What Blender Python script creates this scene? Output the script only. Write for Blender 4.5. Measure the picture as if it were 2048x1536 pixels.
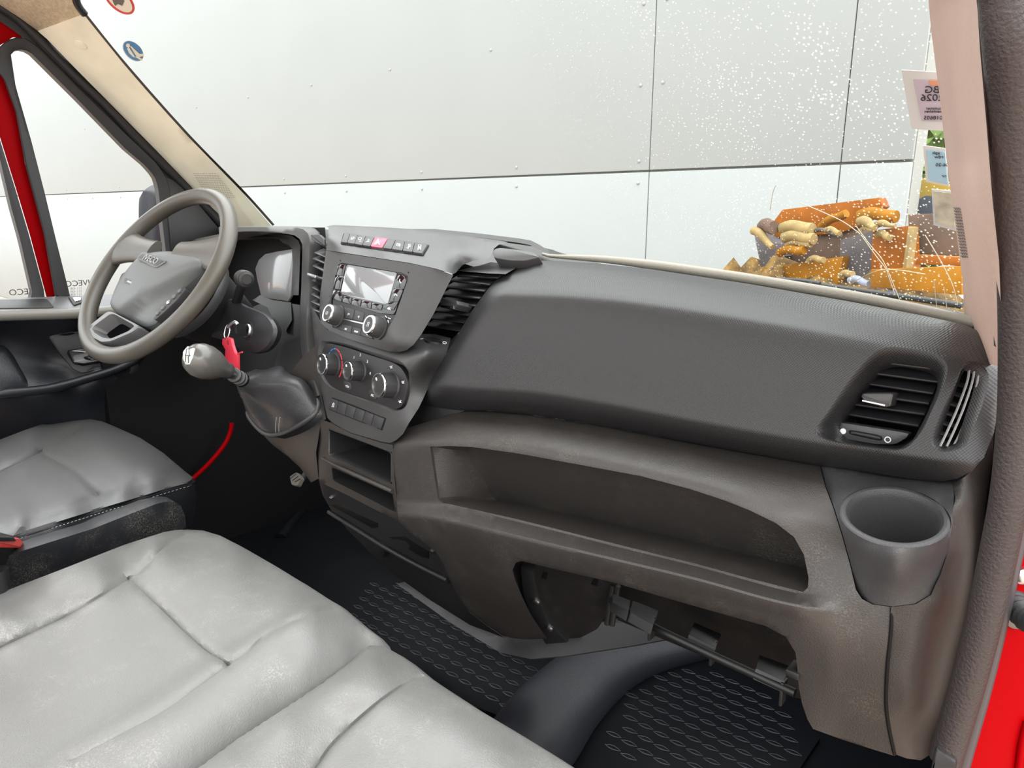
import bpy, bmesh, math, random
import numpy as np
from mathutils import Vector, Matrix
from mathutils.geometry import delaunay_2d_cdt

for o in list(bpy.data.objects): bpy.data.objects.remove(o)
SC = bpy.context.scene
COL = SC.collection
random.seed(7)
R = math.radians

# ---------------------------------------------------------------- camera
# metres; x = to the passenger side, y = towards the front of the van, z = up from the cab floor
FPX, CX, CY = 1420.0, 1024.0, 768.0
PITCH, YAW = R(-13.8), R(41.0)
CAM = Vector((0.91, 0.0, 0.90))
cf = Vector((-math.sin(YAW)*math.cos(PITCH), math.cos(YAW)*math.cos(PITCH), math.sin(PITCH)))
cr = Vector((math.cos(YAW), math.sin(YAW), 0))
cu = cr.cross(cf)
cd = bpy.data.cameras.new('camera'); cam = bpy.data.objects.new('camera', cd); COL.objects.link(cam)
cd.sensor_fit = 'HORIZONTAL'; cd.sensor_width = 36.0; cd.lens = 36.0*FPX/2048.0
cd.clip_start = 0.01; cd.clip_end = 200
cam.matrix_world = Matrix(((cr.x, cu.x, -cf.x, CAM.x), (cr.y, cu.y, -cf.y, CAM.y), (cr.z, cu.z, -cf.z, CAM.z), (0, 0, 0, 1)))
SC.camera = cam

# ---------------------------------------------------------------- daylight
W = bpy.data.worlds.new('sky'); SC.world = W; W.use_nodes = True
wn = W.node_tree.nodes; wl = W.node_tree.links; wn.clear()
wo = wn.new('ShaderNodeOutputWorld'); bg = wn.new('ShaderNodeBackground')
tc = wn.new('ShaderNodeTexCoord'); sp = wn.new('ShaderNodeSeparateXYZ'); rp = wn.new('ShaderNodeValToRGB')
wl.new(tc.outputs['Generated'], sp.inputs[0]); wl.new(sp.outputs[2], rp.inputs[0])
rp.color_ramp.elements[0].position = 0.0; rp.color_ramp.elements[0].color = (0.52, 0.53, 0.54, 1)
rp.color_ramp.elements[1].position = 1.0; rp.color_ramp.elements[1].color = (1.56, 1.58, 1.58, 1)   # overcast sky: three times brighter overhead than at the horizon
wl.new(rp.outputs[0], bg.inputs[0]); bg.inputs[1].default_value = 4.4
wl.new(bg.outputs[0], wo.inputs[0])
sd = bpy.data.lights.new('sun', 'SUN'); sd.energy = 1.6; sd.angle = R(50); sd.color = (1.0, 0.96, 0.88)
sun = bpy.data.objects.new('sun', sd); COL.objects.link(sun)
sun.rotation_euler = Vector((-0.62, 0.42, -0.66)).to_track_quat('-Z', 'Y').to_euler()
VS = SC.view_settings
VS.view_transform = 'Standard'; VS.look = 'None'; VS.gamma = 1.0; VS.use_curve_mapping = False
VS.exposure = 0.0
try:
    SC.cycles.max_bounces = 8; SC.cycles.transparent_max_bounces = 12
except Exception: pass

# ---------------------------------------------------------------- materials
MATS = {}
def mat(name, col, rough=0.5, metal=0.0, bump=0.0, bscale=400.0, coat=0.0, spec=0.5, var=0.0, vscale=6.0, emit=None, tint=None, dust=0.0, dustcol=(0.42, 0.38, 0.30), dots=0.0, dscale=700.0):
    if name in MATS: return MATS[name]
    m = bpy.data.materials.new(name); MATS[name] = m; m.use_nodes = True
    n = m.node_tree.nodes; l = m.node_tree.links
    b = n['Principled BSDF']
    b.inputs['Base Color'].default_value = (*col, 1); b.inputs['Roughness'].default_value = rough
    b.inputs['Metallic'].default_value = metal; b.inputs['Specular IOR Level'].default_value = spec
    if coat: b.inputs['Coat Weight'].default_value = coat; b.inputs['Coat Roughness'].default_value = 0.05
    t = n.new('ShaderNodeTexCoord')
    cs = None
    if var:
        nz = n.new('ShaderNodeTexNoise'); nz.inputs['Scale'].default_value = vscale; nz.inputs['Detail'].default_value = 6
        l.new(t.outputs['Object'], nz.inputs['Vector'])
        mx = n.new('ShaderNodeMix'); mx.data_type = 'RGBA'
        mx.inputs[6].default_value = (*[c*(1-var) for c in col], 1)
        c2 = tint or col
        mx.inputs[7].default_value = (*[min(1, c*(1+var)) for c in c2], 1)
        mr = n.new('ShaderNodeMapRange'); mr.inputs[1].default_value = 0.3; mr.inputs[2].default_value = 0.7
        l.new(nz.outputs[0], mr.inputs[0]); l.new(mr.outputs[0], mx.inputs[0]); cs = mx.outputs[2]
    if dust:
        n1 = n.new('ShaderNodeTexNoise'); n1.inputs['Scale'].default_value = 9; n1.inputs['Detail'].default_value = 8; n1.inputs['Roughness'].default_value = 0.75
        n2 = n.new('ShaderNodeTexNoise'); n2.inputs['Scale'].default_value = 600; n2.inputs['Detail'].default_value = 2
        l.new(t.outputs['Object'], n1.inputs['Vector']); l.new(t.outputs['Object'], n2.inputs['Vector'])
        m1 = n.new('ShaderNodeMapRange'); m1.inputs[1].default_value = 0.50; m1.inputs[2].default_value = 0.78
        m2 = n.new('ShaderNodeMapRange'); m2.inputs[1].default_value = 0.45; m2.inputs[2].default_value = 0.7
        l.new(n1.outputs[0], m1.inputs[0]); l.new(n2.outputs[0], m2.inputs[0])
        mu = n.new('ShaderNodeMath'); mu.operation = 'MULTIPLY'; l.new(m1.outputs[0], mu.inputs[0]); l.new(m2.outputs[0], mu.inputs[1])
        mu2 = n.new('ShaderNodeMath'); mu2.operation = 'MULTIPLY'; mu2.inputs[1].default_value = dust; l.new(mu.outputs[0], mu2.inputs[0])
        md = n.new('ShaderNodeMix'); md.data_type = 'RGBA'
        l.new(mu2.outputs[0], md.inputs[0])
        if cs is not None: l.new(cs, md.inputs[6])
        else: md.inputs[6].default_value = (*col, 1)
        md.inputs[7].default_value = (*dustcol, 1); cs = md.outputs[2]
    if cs is not None: l.new(cs, b.inputs['Base Color'])
    if bump:
        nb = n.new('ShaderNodeTexNoise'); nb.inputs['Scale'].default_value = bscale; nb.inputs['Detail'].default_value = 3
        l.new(t.outputs['Object'], nb.inputs['Vector'])
        bp = n.new('ShaderNodeBump'); bp.inputs['Strength'].default_value = bump; bp.inputs['Distance'].default_value = 0.001
        l.new(nb.outputs[0], bp.inputs['Height']); l.new(bp.outputs[0], b.inputs['Normal'])
    if dots:
        vo = n.new('ShaderNodeTexVoronoi'); vo.inputs['Scale'].default_value = dscale; vo.inputs['Randomness'].default_value = 0.0
        mp = n.new('ShaderNodeMapping'); mp.inputs['Rotation'].default_value = (0.0, R(45), 0.0); mp.inputs['Scale'].default_value = (1, 0.02, 1)
        l.new(t.outputs['Object'], mp.inputs['Vector']); l.new(mp.outputs[0], vo.inputs['Vector'])
        bp = n.new('ShaderNodeBump'); bp.inputs['Strength'].default_value = dots; bp.inputs['Distance'].default_value = 0.0006; bp.invert = True
        l.new(vo.outputs[0], bp.inputs['Height']); l.new(bp.outputs[0], b.inputs['Normal'])
    if emit: b.inputs['Emission Color'].default_value = (*col, 1); b.inputs['Emission Strength'].default_value = emit
    return m
DASH = mat('dash_plastic', (0.040, 0.040, 0.042), 0.48, bump=0.35, bscale=900, dust=0.10)
DASH2 = mat('dash_plastic_lower', (0.028, 0.0245, 0.0225), 0.45, bump=0.45, bscale=800, dust=0.22)  # warm tint paints in the light bounced up from the brick yard
PANEL = mat('dash_dotted_plastic', (0.019, 0.019, 0.020), 0.38, spec=0.40, dots=0.8, dscale=560)
BEZEL = mat('bezel_plastic', (0.038, 0.038, 0.039), 0.42, bump=0.25, bscale=900)
BLACK = mat('black_plastic', (0.012, 0.012, 0.013), 0.5, bump=0.2, bscale=600)
SLAT = mat('vent_slat_plastic', (0.011, 0.011, 0.013), 0.36)
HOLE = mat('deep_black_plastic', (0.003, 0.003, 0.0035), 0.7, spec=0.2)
GLOSS = mat('gloss_black', (0.008, 0.008, 0.009), 0.08, coat=0.3)
SCREEN = mat('display_glass', (0.20, 0.215, 0.225), 0.10, coat=0.8)  # unlit grey, lightened further to paint in the reflected sky
BUTTON = mat('button_plastic', (0.030, 0.030, 0.032), 0.5)
PRINT = mat('white_print', (0.75, 0.76, 0.78), 0.5)
CHROME = mat('chrome', (0.85, 0.85, 0.86), 0.14, metal=1.0)
SATIN = mat('satin_metal', (0.55, 0.56, 0.58), 0.3, metal=1.0)
REDP = mat('red_car_paint', (0.26, 0.0004, 0.002), 0.35, spec=0.03)
REDPLASTIC = mat('red_plastic', (0.65, 0.03, 0.06), 0.35)
HAZARD = mat('hazard_red', (0.62, 0.035, 0.09), 0.4)
CREAM = mat('pillar_trim_plastic', (0.90, 0.87, 0.70), 0.5, bump=0.25, bscale=500, var=0.06, vscale=12)
LINER = mat('headliner_fabric', (0.50, 0.42, 0.29), 0.9, bump=0.7, bscale=500, var=0.18, vscale=160)
LEATHER = mat('grey_leatherette', (0.145, 0.145, 0.142), 0.42, bump=0.45, bscale=700, var=0.08, vscale=5, dust=0.55, dustcol=(0.50, 0.48, 0.42))
LEATHER2 = mat('grey_leatherette_driver', (0.090, 0.092, 0.093), 0.40, bump=0.3, bscale=700, var=0.08, vscale=5, dust=0.12)
LEATHERD = mat('dark_leatherette', (0.010, 0.011, 0.014), 0.45, bump=0.4, bscale=500)
THREAD = mat('grey_thread', (0.35, 0.35, 0.34), 0.8)
RUBBER = mat('black_rubber', (0.016, 0.016, 0.018), 0.55, bump=0.3, bscale=300)
RIBM = mat('rubber_rib', (0.045, 0.048, 0.058), 0.35)
MATRUB = mat('rubber_mat', (0.0025, 0.003, 0.0045), 0.55, bump=0.2, bscale=400, dust=0.03, spec=0.1)
SEAL = mat('door_seal_rubber', (0.026, 0.020, 0.020), 0.5, bump=1.0, bscale=420)
WHEEL = mat('wheel_urethane', (0.070, 0.064, 0.053), 0.36, bump=0.3, bscale=800)
WHEELC = mat('wheel_centre_plastic', (0.092, 0.099, 0.099), 0.45, bump=0.25, bscale=800)
BLUE = mat('print_blue', (0.02, 0.22, 0.60), 0.5)
REDPR = mat('print_red', (0.72, 0.03, 0.07), 0.5)
DOORP = mat('door_card_plastic', (0.010, 0.011, 0.015), 0.42, bump=0.3, bscale=600)
SILLP = mat('door_sill_plastic', (0.16, 0.155, 0.14), 0.42, bump=0.3, bscale=500, dust=0.3)

# ---------------------------------------------------------------- helpers
def ray(u, v): return cf + cr*((u-CX)/FPX) - cu*((v-CY)/FPX)
def at(u, v, x=None, y=None, z=None, d=None):
    """point of the place seen at photo pixel (u,v) on the plane x=, y= or z=, or at depth d"""
    r = ray(u, v)
    if x is not None: t = (x-CAM.x)/r.x
    elif y is not None: t = (y-CAM.y)/r.y
    elif z is not None: t = (z-CAM.z)/r.z
    else: t = d
    return CAM + r*t
def depth(p): return (p-CAM).dot(cf)
class Field:
    """smooth surface through control points (u,v,'x'|'y'|'z'|Field, value); thin-plate spline on 1/depth"""
    def __init__(s, ctrl, smooth=0.0):
        uv = []; w = []
        for c in ctrl:
            if isinstance(c[2], Field): p = c[2].P(c[0], c[1], (c[3] if len(c) > 3 else 0.0))
            else: p = at(c[0], c[1], **{c[2]: c[3]})
            uv.append((c[0]/500., c[1]/500.)); w.append(1.0/depth(p))
        s.uv = np.array(uv); w = np.array(w); n = len(uv)
        if n == 3:
            A = np.c_[np.ones(3), s.uv]; s.k = np.zeros(3); s.a = np.linalg.solve(A, w)
        else:
            K = s.ker(s.uv, s.uv) + smooth*np.eye(n); Q = np.c_[np.ones(n), s.uv]
            M = np.zeros((n+3, n+3)); M[:n, :n] = K; M[:n, n:] = Q; M[n:, :n] = Q.T
            x = np.linalg.lstsq(M, np.r_[w, 0, 0, 0], rcond=None)[0]; s.k = x[:n]; s.a = x[n:]
    @staticmethod
    def ker(a, b):
        r2 = ((a[:, None, :]-b[None, :, :])**2).sum(2) + 1e-12
        return r2*np.log(r2)
    def wv(s, uv):
        uv = np.asarray(uv, float)/500.
        return s.ker(uv, s.uv)@s.k + s.a[0] + uv@s.a[1:]
    def P(s, u, v, off=0.0):
        w = s.wv([(u, v)])[0]; p = CAM + ray(u, v)/w
        return p + s.N(u, v)*off if off else p
    def N(s, u, v):
        w = s.wv([(u, v), (u+2, v), (u, v+2)])
        a, b, c = [CAM+ray(*q)/k for q, k in zip([(u, v), (u+2, v), (u, v+2)], w)]
        n = (b-a).cross(c-a).normalized()
        return n if n.dot(CAM-a) > 0 else -n
def plane_field(u0, v0, y0, cant, tilt):
    o = at(u0, v0, y=y0); c, t = R(cant), R(tilt)
    n = Vector((-math.sin(c)*math.cos(t), -math.cos(c)*math.cos(t), math.sin(t)))
    f = Field.__new__(Field); pts = []
    for du, dv in ((0, 0), (100, 0), (0, 100)):
        r = ray(u0+du, v0+dv); k = (o-CAM).dot(n)/r.dot(n); pts.append(CAM+r*k)
    f.uv = np.array([((u0+a)/500., (v0+b)/500.) for a, b in ((0, 0), (100, 0), (0, 100))])
    w = np.array([1/depth(p) for p in pts]); f.k = np.zeros(3); f.a = np.linalg.solve(np.c_[np.ones(3), f.uv], w)
    return f

class Prof(Field):
    """panel surface from cross-section rows: each row = [(u,v,y),...] from left to right; smooth across and along"""
    def __init__(s, rows, tweak=None):
        s.rows = [np.array(r, float) for r in rows]; s.tweak = tweak
    def wv(s, uv):
        out = []
        for u, v in np.asarray(uv, float):
            V = []; Y = []
            for r in s.rows:
                uu = min(max(u, r[0, 0]), r[-1, 0])
                def ip(col, lin):
                    return hermite(r[:, 0], r[:, col], u if lin else uu)
                V.append(ip(1, True)); Y.append(ip(2, False))
            y = hermite(V, Y, min(max(v, V[0]), V[-1]))
            if s.tweak: y += s.tweak(u, v)
            out.append(1.0/depth(at(u, v, y=y)))
        return np.array(out)
def hermite(X, Y, x):
    """monotone cubic through (X,Y), straight beyond the ends"""
    X = np.asarray(X, float); Y = np.asarray(Y, float); n = len(X)
    if n == 2 or x <= X[0] or x >= X[-1]:
        i = 0 if x <= X[0] else n-2
        if n == 2: i = 0
        return Y[i]+(Y[i+1]-Y[i])*(x-X[i])/(X[i+1]-X[i]+1e-9)
    h = np.diff(X)+1e-9; d = np.diff(Y)/h; m = np.zeros(n); m[0] = d[0]; m[-1] = d[-1]
    for i in range(1, n-1):
        if d[i-1]*d[i] > 0: w1, w2 = 2*h[i]+h[i-1], h[i]+2*h[i-1]; m[i] = (w1+w2)/(w1/d[i-1]+w2/d[i])
    i = min(max(int(np.searchsorted(X, x))-1, 0), n-2); t = (x-X[i])/h[i]
    return (2*t**3-3*t*t+1)*Y[i]+(t**3-2*t*t+t)*h[i]*m[i]+(-2*t**3+3*t*t)*Y[i+1]+(t**3-t*t)*h[i]*m[i+1]
def crom(pts, n, closed=False):
    """Catmull-Rom resample to n points, even in length"""
    P = [Vector(p) for p in pts]; out = []
    m = len(P); segs = m if closed else m-1
    for i in range(segs):
        if closed: a, b, c, d = P[(i-1) % m], P[i], P[(i+1) % m], P[(i+2) % m]
        else: a, b, c, d = P[max(i-1, 0)], P[i], P[i+1], P[min(i+2, m-1)]
        for k in range(12):
            t = k/12.0
            out.append(0.5*((2*b)+(c-a)*t+(2*a-5*b+4*c-d)*t*t+(3*b-a-3*c+d)*t**3))
    out.append(P[0].copy() if closed else P[-1].copy())
    return even(out, n, closed)
def even(out, n, closed=False):
    L = [0.0]
    for a, b in zip(out, out[1:]): L.append(L[-1]+(b-a).length)
    res = []; j = 0; tot = L[-1]; cnt = n if closed else n-1
    for i in range(n):
        s = tot*i/cnt
        while j < len(L)-2 and L[j+1] < s: j += 1
        t = (s-L[j])/max(1e-12, L[j+1]-L[j]); res.append(out[j].lerp(out[j+1], min(max(t, 0), 1)))
    return res
def lin(pts, n, closed=False):
    P = [Vector(p) for p in pts]
    return even(P+([P[0].copy()] if closed else []), n, closed)

def obj(name, bm, m, parent=None, smooth=35, label=None):
    bm.normal_update()
    if smooth is not None:
        for f in bm.faces: f.smooth = True
        lim = R(smooth)
        for e in bm.edges:
            if len(e.link_faces) == 2 and e.calc_face_angle(0) > lim: e.smooth = False
    me = bpy.data.meshes.new(name); bm.to_mesh(me); bm.free()
    me.materials.append(m)
    o = bpy.data.objects.new(name, me); COL.objects.link(o)
    if parent: o.parent = parent
    if label: o['label'] = label
    return o
def tag(o, label=None, cat=None, group=None, kind=None):
    if label: o['label'] = label
    if cat: o['category'] = cat
    if group: o['group'] = group
    if kind: o['kind'] = kind
    return o
def thing(name, label, cat, loc=(0, 0, 0), group=None, kind=None):
    o = bpy.data.objects.new(name, None); COL.objects.link(o); o.location = (0, 0, 0); o.empty_display_size = 0.05
    return tag(o, label, cat, group, kind)

def inside(p, poly):
    x, y = p; c = False; j = len(poly)-1
    for i in range(len(poly)):
        xi, yi = poly[i]; xj, yj = poly[j]
        if (yi > y) != (yj > y) and x < (xj-xi)*(y-yi)/(yj-yi)+xi: c = not c
        j = i
    return c
def loop2(pts, spacing, curved):
    L = sum((Vector(a)-Vector(b)).length for a, b in zip(pts, pts[1:]+pts[:1]))
    n = max(8, int(L/spacing))
    P = crom(pts, n, True) if curved else None
    if not curved:
        P = []
        for a, b in zip(pts, pts[1:]+pts[:1]):
            a, b = Vector(a), Vector(b); k = max(1, int((b-a).length/spacing))
            P += [a.lerp(b, i/k) for i in range(k)]
    return [(p.x, p.y) for p in P]
def pdist(p, poly):
    best = 1e9
    for a, b in zip(poly, poly[1:]):
        ax, ay = a; bx, by = b; dx, dy = bx-ax, by-ay
        t = max(0, min(1, ((p[0]-ax)*dx+(p[1]-ay)*dy)/(dx*dx+dy*dy+1e-9)))
        best = min(best, math.hypot(p[0]-ax-t*dx, p[1]-ay-t*dy))
    return best
def sheet(name, outline, field, m, parent=None, holes=(), sp=14, curved=False, hcurved=True, skirt=None, grooves=(), off=0.0, hskirt=None, smooth=40, label=None, disp=None):
    """panel bounded by outlines traced on the photo, lying on a real surface; edges turned in by skirt vectors"""
    ol = loop2(outline, sp, curved); hl = [loop2(h, sp*0.6, hcurved) for h in holes]
    V = []; E = []; loops = []
    for lp in [ol]+hl:
        s = len(V); V += lp; loops.append(list(range(s, len(V))))
        E += [(s+i, s+(i+1) % len(lp)) for i in range(len(lp))]
    us = [p[0] for p in ol]; vs = [p[1] for p in ol]
    segs = [np.array(lp) for lp in [ol]+hl]; allb = np.concatenate(segs)
    for g in grooves:
        gl = [(p.x, p.y) for p in crom([(a, b, 0) for a, b in g[0]], max(3, int(sum(math.dist(a, b) for a, b in zip(g[0], g[0][1:]))/ (sp*0.6))))]
        ins = [p for p in gl if inside(p, ol) and np.hypot(allb[:, 0]-p[0], allb[:, 1]-p[1]).min() > sp*0.3]
        for q in ins:
            V.append(q)
        if ins: allb = np.concatenate([allb, np.array(ins)])
        for sgn in (-1, 1):
            for i, p in enumerate(gl):
                a = gl[max(i-1, 0)]; b = gl[min(i+1, len(gl)-1)]; t = Vector((b[0]-a[0], b[1]-a[1])).normalized()
                q = (p[0]-t.y*g[1]*sgn*0.9, p[1]+t.x*g[1]*sgn*0.9)
                if inside(q, ol) and np.hypot(allb[:, 0]-q[0], allb[:, 1]-q[1]).min() > sp*0.3: V.append(q)
    if isinstance(field, Prof):
        for r in field.rows:
            for dv in (-5, 0, 5):
                for uu in np.arange(min(us), max(us), sp*0.8):
                    q = (uu, hermite(r[:, 0], r[:, 1], uu)+dv)
                    if np.hypot(allb[:, 0]-q[0], allb[:, 1]-q[1]).min() > 3.2 and inside(q, ol) and not any(inside(q, h_) for h_ in hl): V.append(q)
            allb = np.array(V)
    allb = np.array(V); nb = len(V)
    row = 0; y = min(vs)
    while y < max(vs):
        x = min(us) + (sp*0.5 if row % 2 else 0)
        while x < max(us):
            if np.hypot(allb[:, 0]-x, allb[:, 1]-y).min() > sp*0.55 and inside((x, y), ol) and not any(inside((x, y), h) for h in hl): V.append((x, y))
            x += sp
        y += sp*0.866; row += 1
    r = delaunay_2d_cdt([Vector(p) for p in V], E, [], 0, 1e-5)
    rv, rf, ov = r[0], r[2], r[3]
    mp = {}
    for i, o_ in enumerate(ov):
        for k in o_: mp.setdefault(k, i)
    w = field.wv([(p.x, p.y) for p in rv])
    bm = bmesh.new(); bv = []
    for p, k in zip(rv, w):
        q = CAM + ray(p.x, p.y)/k
        for g in grooves:
            dd = pdist((p.x, p.y), g[0])
            if dd < g[1]*3: q = q + (q-CAM).normalized()*g[2]*math.exp(-(dd/g[1])**2)
        if disp: q = q + Vector((0, 0, disp(p.x, p.y, 1.0/k)))
        if off: q = q + field.N(p.x, p.y)*off
        bv.append(bm.verts.new(q))
    for f in rf:
        c = [(rv[f[0]].x+rv[f[1]].x+rv[f[2]].x)/3, (rv[f[0]].y+rv[f[1]].y+rv[f[2]].y)/3]
        if not inside(c, ol) or any(inside(c, h) for h in hl): continue
        a, b, d = [bv[i] for i in f]
        nn = (b.co-a.co).cross(d.co-a.co)
        try: bm.faces.new((a, b, d) if nn.dot(CAM-a.co) > 0 else (a, d, b))
        except ValueError: pass
    def sk(lp, steps):
        prev = [bv[mp[i]] for i in lp]; base = [x.co.copy() for x in prev]; n = len(prev)
        for st in steps:
            cur = []
            for c in base:
                if isinstance(st, (int, float)): cur.append(bm.verts.new(c+(c-CAM).normalized()*st))
                else: cur.append(bm.verts.new(c+Vector(st)))
            for i in range(n):
                try: bm.faces.new((prev[i], prev[(i+1) % n], cur[(i+1) % n], cur[i]))
                except ValueError: pass
            prev = cur
    if skirt: sk(loops[0], skirt)
    if hskirt:
        for lp in loops[1:]: sk(lp, hskirt)
    for v_ in [v_ for v_ in bm.verts if not v_.link_faces]: bm.verts.remove(v_)
    return obj(name, bm, m, parent, smooth, label)

def loft(name, loops, m, parent=None, cap0=False, cap1=False, closed=True, smooth=40, label=None):
    bm = bmesh.new(); rows = [[bm.verts.new(p) for p in lp] for lp in loops]
    for a, b in zip(rows, rows[1:]):
        n = len(a)
        for i in range(n if closed else n-1):
            j = (i+1) % n; bm.faces.new((a[i], a[j], b[j], b[i]))
    if cap0: bm.faces.new(rows[0])
    if cap1: bm.faces.new(rows[-1][::-1])
    bmesh.ops.recalc_face_normals(bm, faces=bm.faces)
    return obj(name, bm, m, parent, smooth, label)
def pxloop(pts, field, n, off=0.0, curved=True):
    P = crom([(a, b, 0) for a, b in pts], n, True) if curved else lin([(a, b, 0) for a, b in pts], n, True)
    return [field.P(p.x, p.y, off) for p in P]
def ringloft(name, outer, inner, field, prof, m, parent=None, n=64, cap=False, curved=True, deep=None, label=None, oc=None):
    """lip between two traced outlines: prof = [(t 0 outer..1 inner, height along normal)]; deep = [(shrink, vector)] carries on inwards"""
    A = crom([(a, b, 0) for a, b in outer], n, True) if curved else lin([(a, b, 0) for a, b in outer], n, True)
    B = crom([(a, b, 0) for a, b in inner], n, True) if curved else lin([(a, b, 0) for a, b in inner], n, True)
    k = min(range(n), key=lambda s: sum((A[i]-B[(i+s) % n]).length for i in range(0, n, 4)))
    B = B[k:]+B[:k]
    loops = []
    for t, h in prof:
        loops.append([field.P(*(a.lerp(b, t)).to_2d(), h) for a, b in zip(A, B)])
    if deep:
        base = loops[-1]; c = sum(base, Vector())/n
        for s, vec in deep: loops.append([c+(p-c)*s+Vector(vec) for p in base])
    return loft(name, loops, m, parent, cap1=cap, label=label)
def bevel_slab(name, base, nrm, h, m, parent=None, bev=0.001, sink=0.002, smooth=40, label=None):
    """raised plate from a closed 3D loop: rounded top edge, sides sunk below the surface"""
    n = Vector(nrm).normalized(); c = sum(base, Vector())/len(base)
    def inset(d):
        out = []
        k = len(base)
        for i in range(k):
            a, b, e = base[i-1], base[i], base[(i+1) % k]
            t1 = (b-a).normalized() if (b-a).length > 1e-9 else (e-b).normalized(); t2 = (e-b).normalized() if (e-b).length > 1e-9 else t1
            t = (t1+t2)
            t = t.normalized() if t.length > 1e-6 else t1
            s = n.cross(t)
            if s.dot(c-b) < 0 and k < 6: s = -s
            out.append((b, s))
        sg = 1 if sum(s.dot(c-b) for b, s in out) > 0 else -1
        return [b+s*sg*d for b, s in out]
    loops = [[p-n*sink for p in base], [p+n*(h-bev) for p in base], [p+n*(h-bev*0.3) for p in inset(bev*0.3)], [p+n*h for p in inset(bev)]]
    bm = bmesh.new(); rows = [[bm.verts.new(p) for p in lp] for lp in loops]
    k = len(base)
    for a, b in zip(rows, rows[1:]):
        for i in range(k): bm.faces.new((a[i], a[(i+1) % k], b[(i+1) % k], b[i]))
    bm.faces.new(rows[-1]); bm.faces.new(rows[0][::-1])
    bmesh.ops.recalc_face_normals(bm, faces=bm.faces)
    return obj(name, bm, m, parent, smooth, label)
def slab_px(name, pts, field, h, m, parent=None, bev=0.0008, sink=0.002, curved=False, n=48, off=0.0, label=None):
    base = pxloop(pts, field, n, off, curved) if curved else [field.P(a, b, off) for a, b in pts]
    c = (sum(p[0] for p in pts)/len(pts), sum(p[1] for p in pts)/len(pts))
    return bevel_slab(name, base, field.N(*c), h, m, parent, bev, sink, label=label)
def rr(pts, r=0.2, k=4):
    """round the corners of a pixel polygon"""
    out = []; n = len(pts)
    for i in range(n):
        a, b, c = Vector(pts[i-1]), Vector(pts[i]), Vector(pts[(i+1) % n])
        p, q = b.lerp(a, r), b.lerp(c, r)
        for j in range(k+1):
            t = j/k; s = p.lerp(b, t).lerp(b.lerp(q, t), t); out.append((s.x, s.y))
    return out
def tube(name, pts, rad, m, parent=None, seg=12, n=None, closed=False, curved=True, label=None, flat=None, up=None, bm=None):
    P = crom(pts, n or len(pts)*6, closed) if curved else [Vector(p) for p in pts]
    k = len(P); own = bm is None
    bm = bm or bmesh.new(); rows = []; prevn = None
    for i, p in enumerate(P):
        if closed: t = (P[(i+1) % k]-P[i-1]).normalized()
        else: t = (P[min(i+1, k-1)]-P[max(i-1, 0)]).normalized()
        if up is not None: a = t.cross(Vector(up)).normalized()
        elif prevn is None: a = t.cross(Vector((0.3, 0.2, 1))).normalized()
        else: a = (prevn - t*prevn.dot(t)).normalized()
        prevn = a; b = t.cross(a)
        s = i/(k-1 if not closed else k)
        r = rad(s) if callable(rad) else (rad if not isinstance(rad, (list, tuple)) else np.interp(s, np.linspace(0, 1, len(rad)), rad))
        fl = flat or 1.0
        rows.append([bm.verts.new(p+a*math.cos(2*math.pi*j/seg)*r+b*math.sin(2*math.pi*j/seg)*r*fl) for j in range(seg)])
    for a, b in list(zip(rows, rows[1:]))+([(rows[-1], rows[0])] if closed else []):
        for j in range(seg): bm.faces.new((a[j], a[(j+1) % seg], b[(j+1) % seg], b[j]))
    if not closed: bm.faces.new(rows[0][::-1]); bm.faces.new(rows[-1])
    if not own: return
    bmesh.ops.recalc_face_normals(bm, faces=bm.faces)
    return obj(name, bm, m, parent, 50, label)
def basis_of(n, upv=(0, 0, 1)):
    n = Vector(n).normalized(); r = Vector(upv).cross(n).normalized(); return r, n.cross(r), n
def lathe(name, o, n, prof, m, parent=None, seg=32, smooth=40, label=None, upv=(0, 0, 1), flute=None):
    """turned body: prof = [(radius, height along n)] from base to top"""
    r, u, n = basis_of(n, upv); loops = []
    for k, (rad, h) in enumerate(prof):
        loops.append([Vector(o)+n*h+(r*math.cos(2*math.pi*j/seg)+u*math.sin(2*math.pi*j/seg))*rad*(flute(j, k) if flute else 1) for j in range(seg)])
    return loft(name, loops, m, parent, cap0=True, cap1=True, smooth=smooth, label=label)
def box(name, o, ax, sz, m, parent=None, bev=0.0, label=None):
    """box centred at o, axes ax=(X,Y,Z vectors), full sizes sz"""
    bm = bmesh.new(); bmesh.ops.create_cube(bm, size=1)
    if bev:
        for v in bm.verts: v.co = Vector((v.co.x*sz[0], v.co.y*sz[1], v.co.z*sz[2]))
        bmesh.ops.bevel(bm, geom=list(bm.edges), offset=bev, segments=2, affect='EDGES', profile=0.5)
    else:
        for v in bm.verts: v.co = Vector((v.co.x*sz[0], v.co.y*sz[1], v.co.z*sz[2]))
    X, Y, Z = [Vector(a).normalized() for a in ax]
    for v in bm.verts: v.co = Vector(o)+X*v.co.x+Y*v.co.y+Z*v.co.z
    return obj(name, bm, m, parent, 40, label)
AX = (Vector((1, 0, 0)), Vector((0, 1, 0)), Vector((0, 0, 1)))
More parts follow.
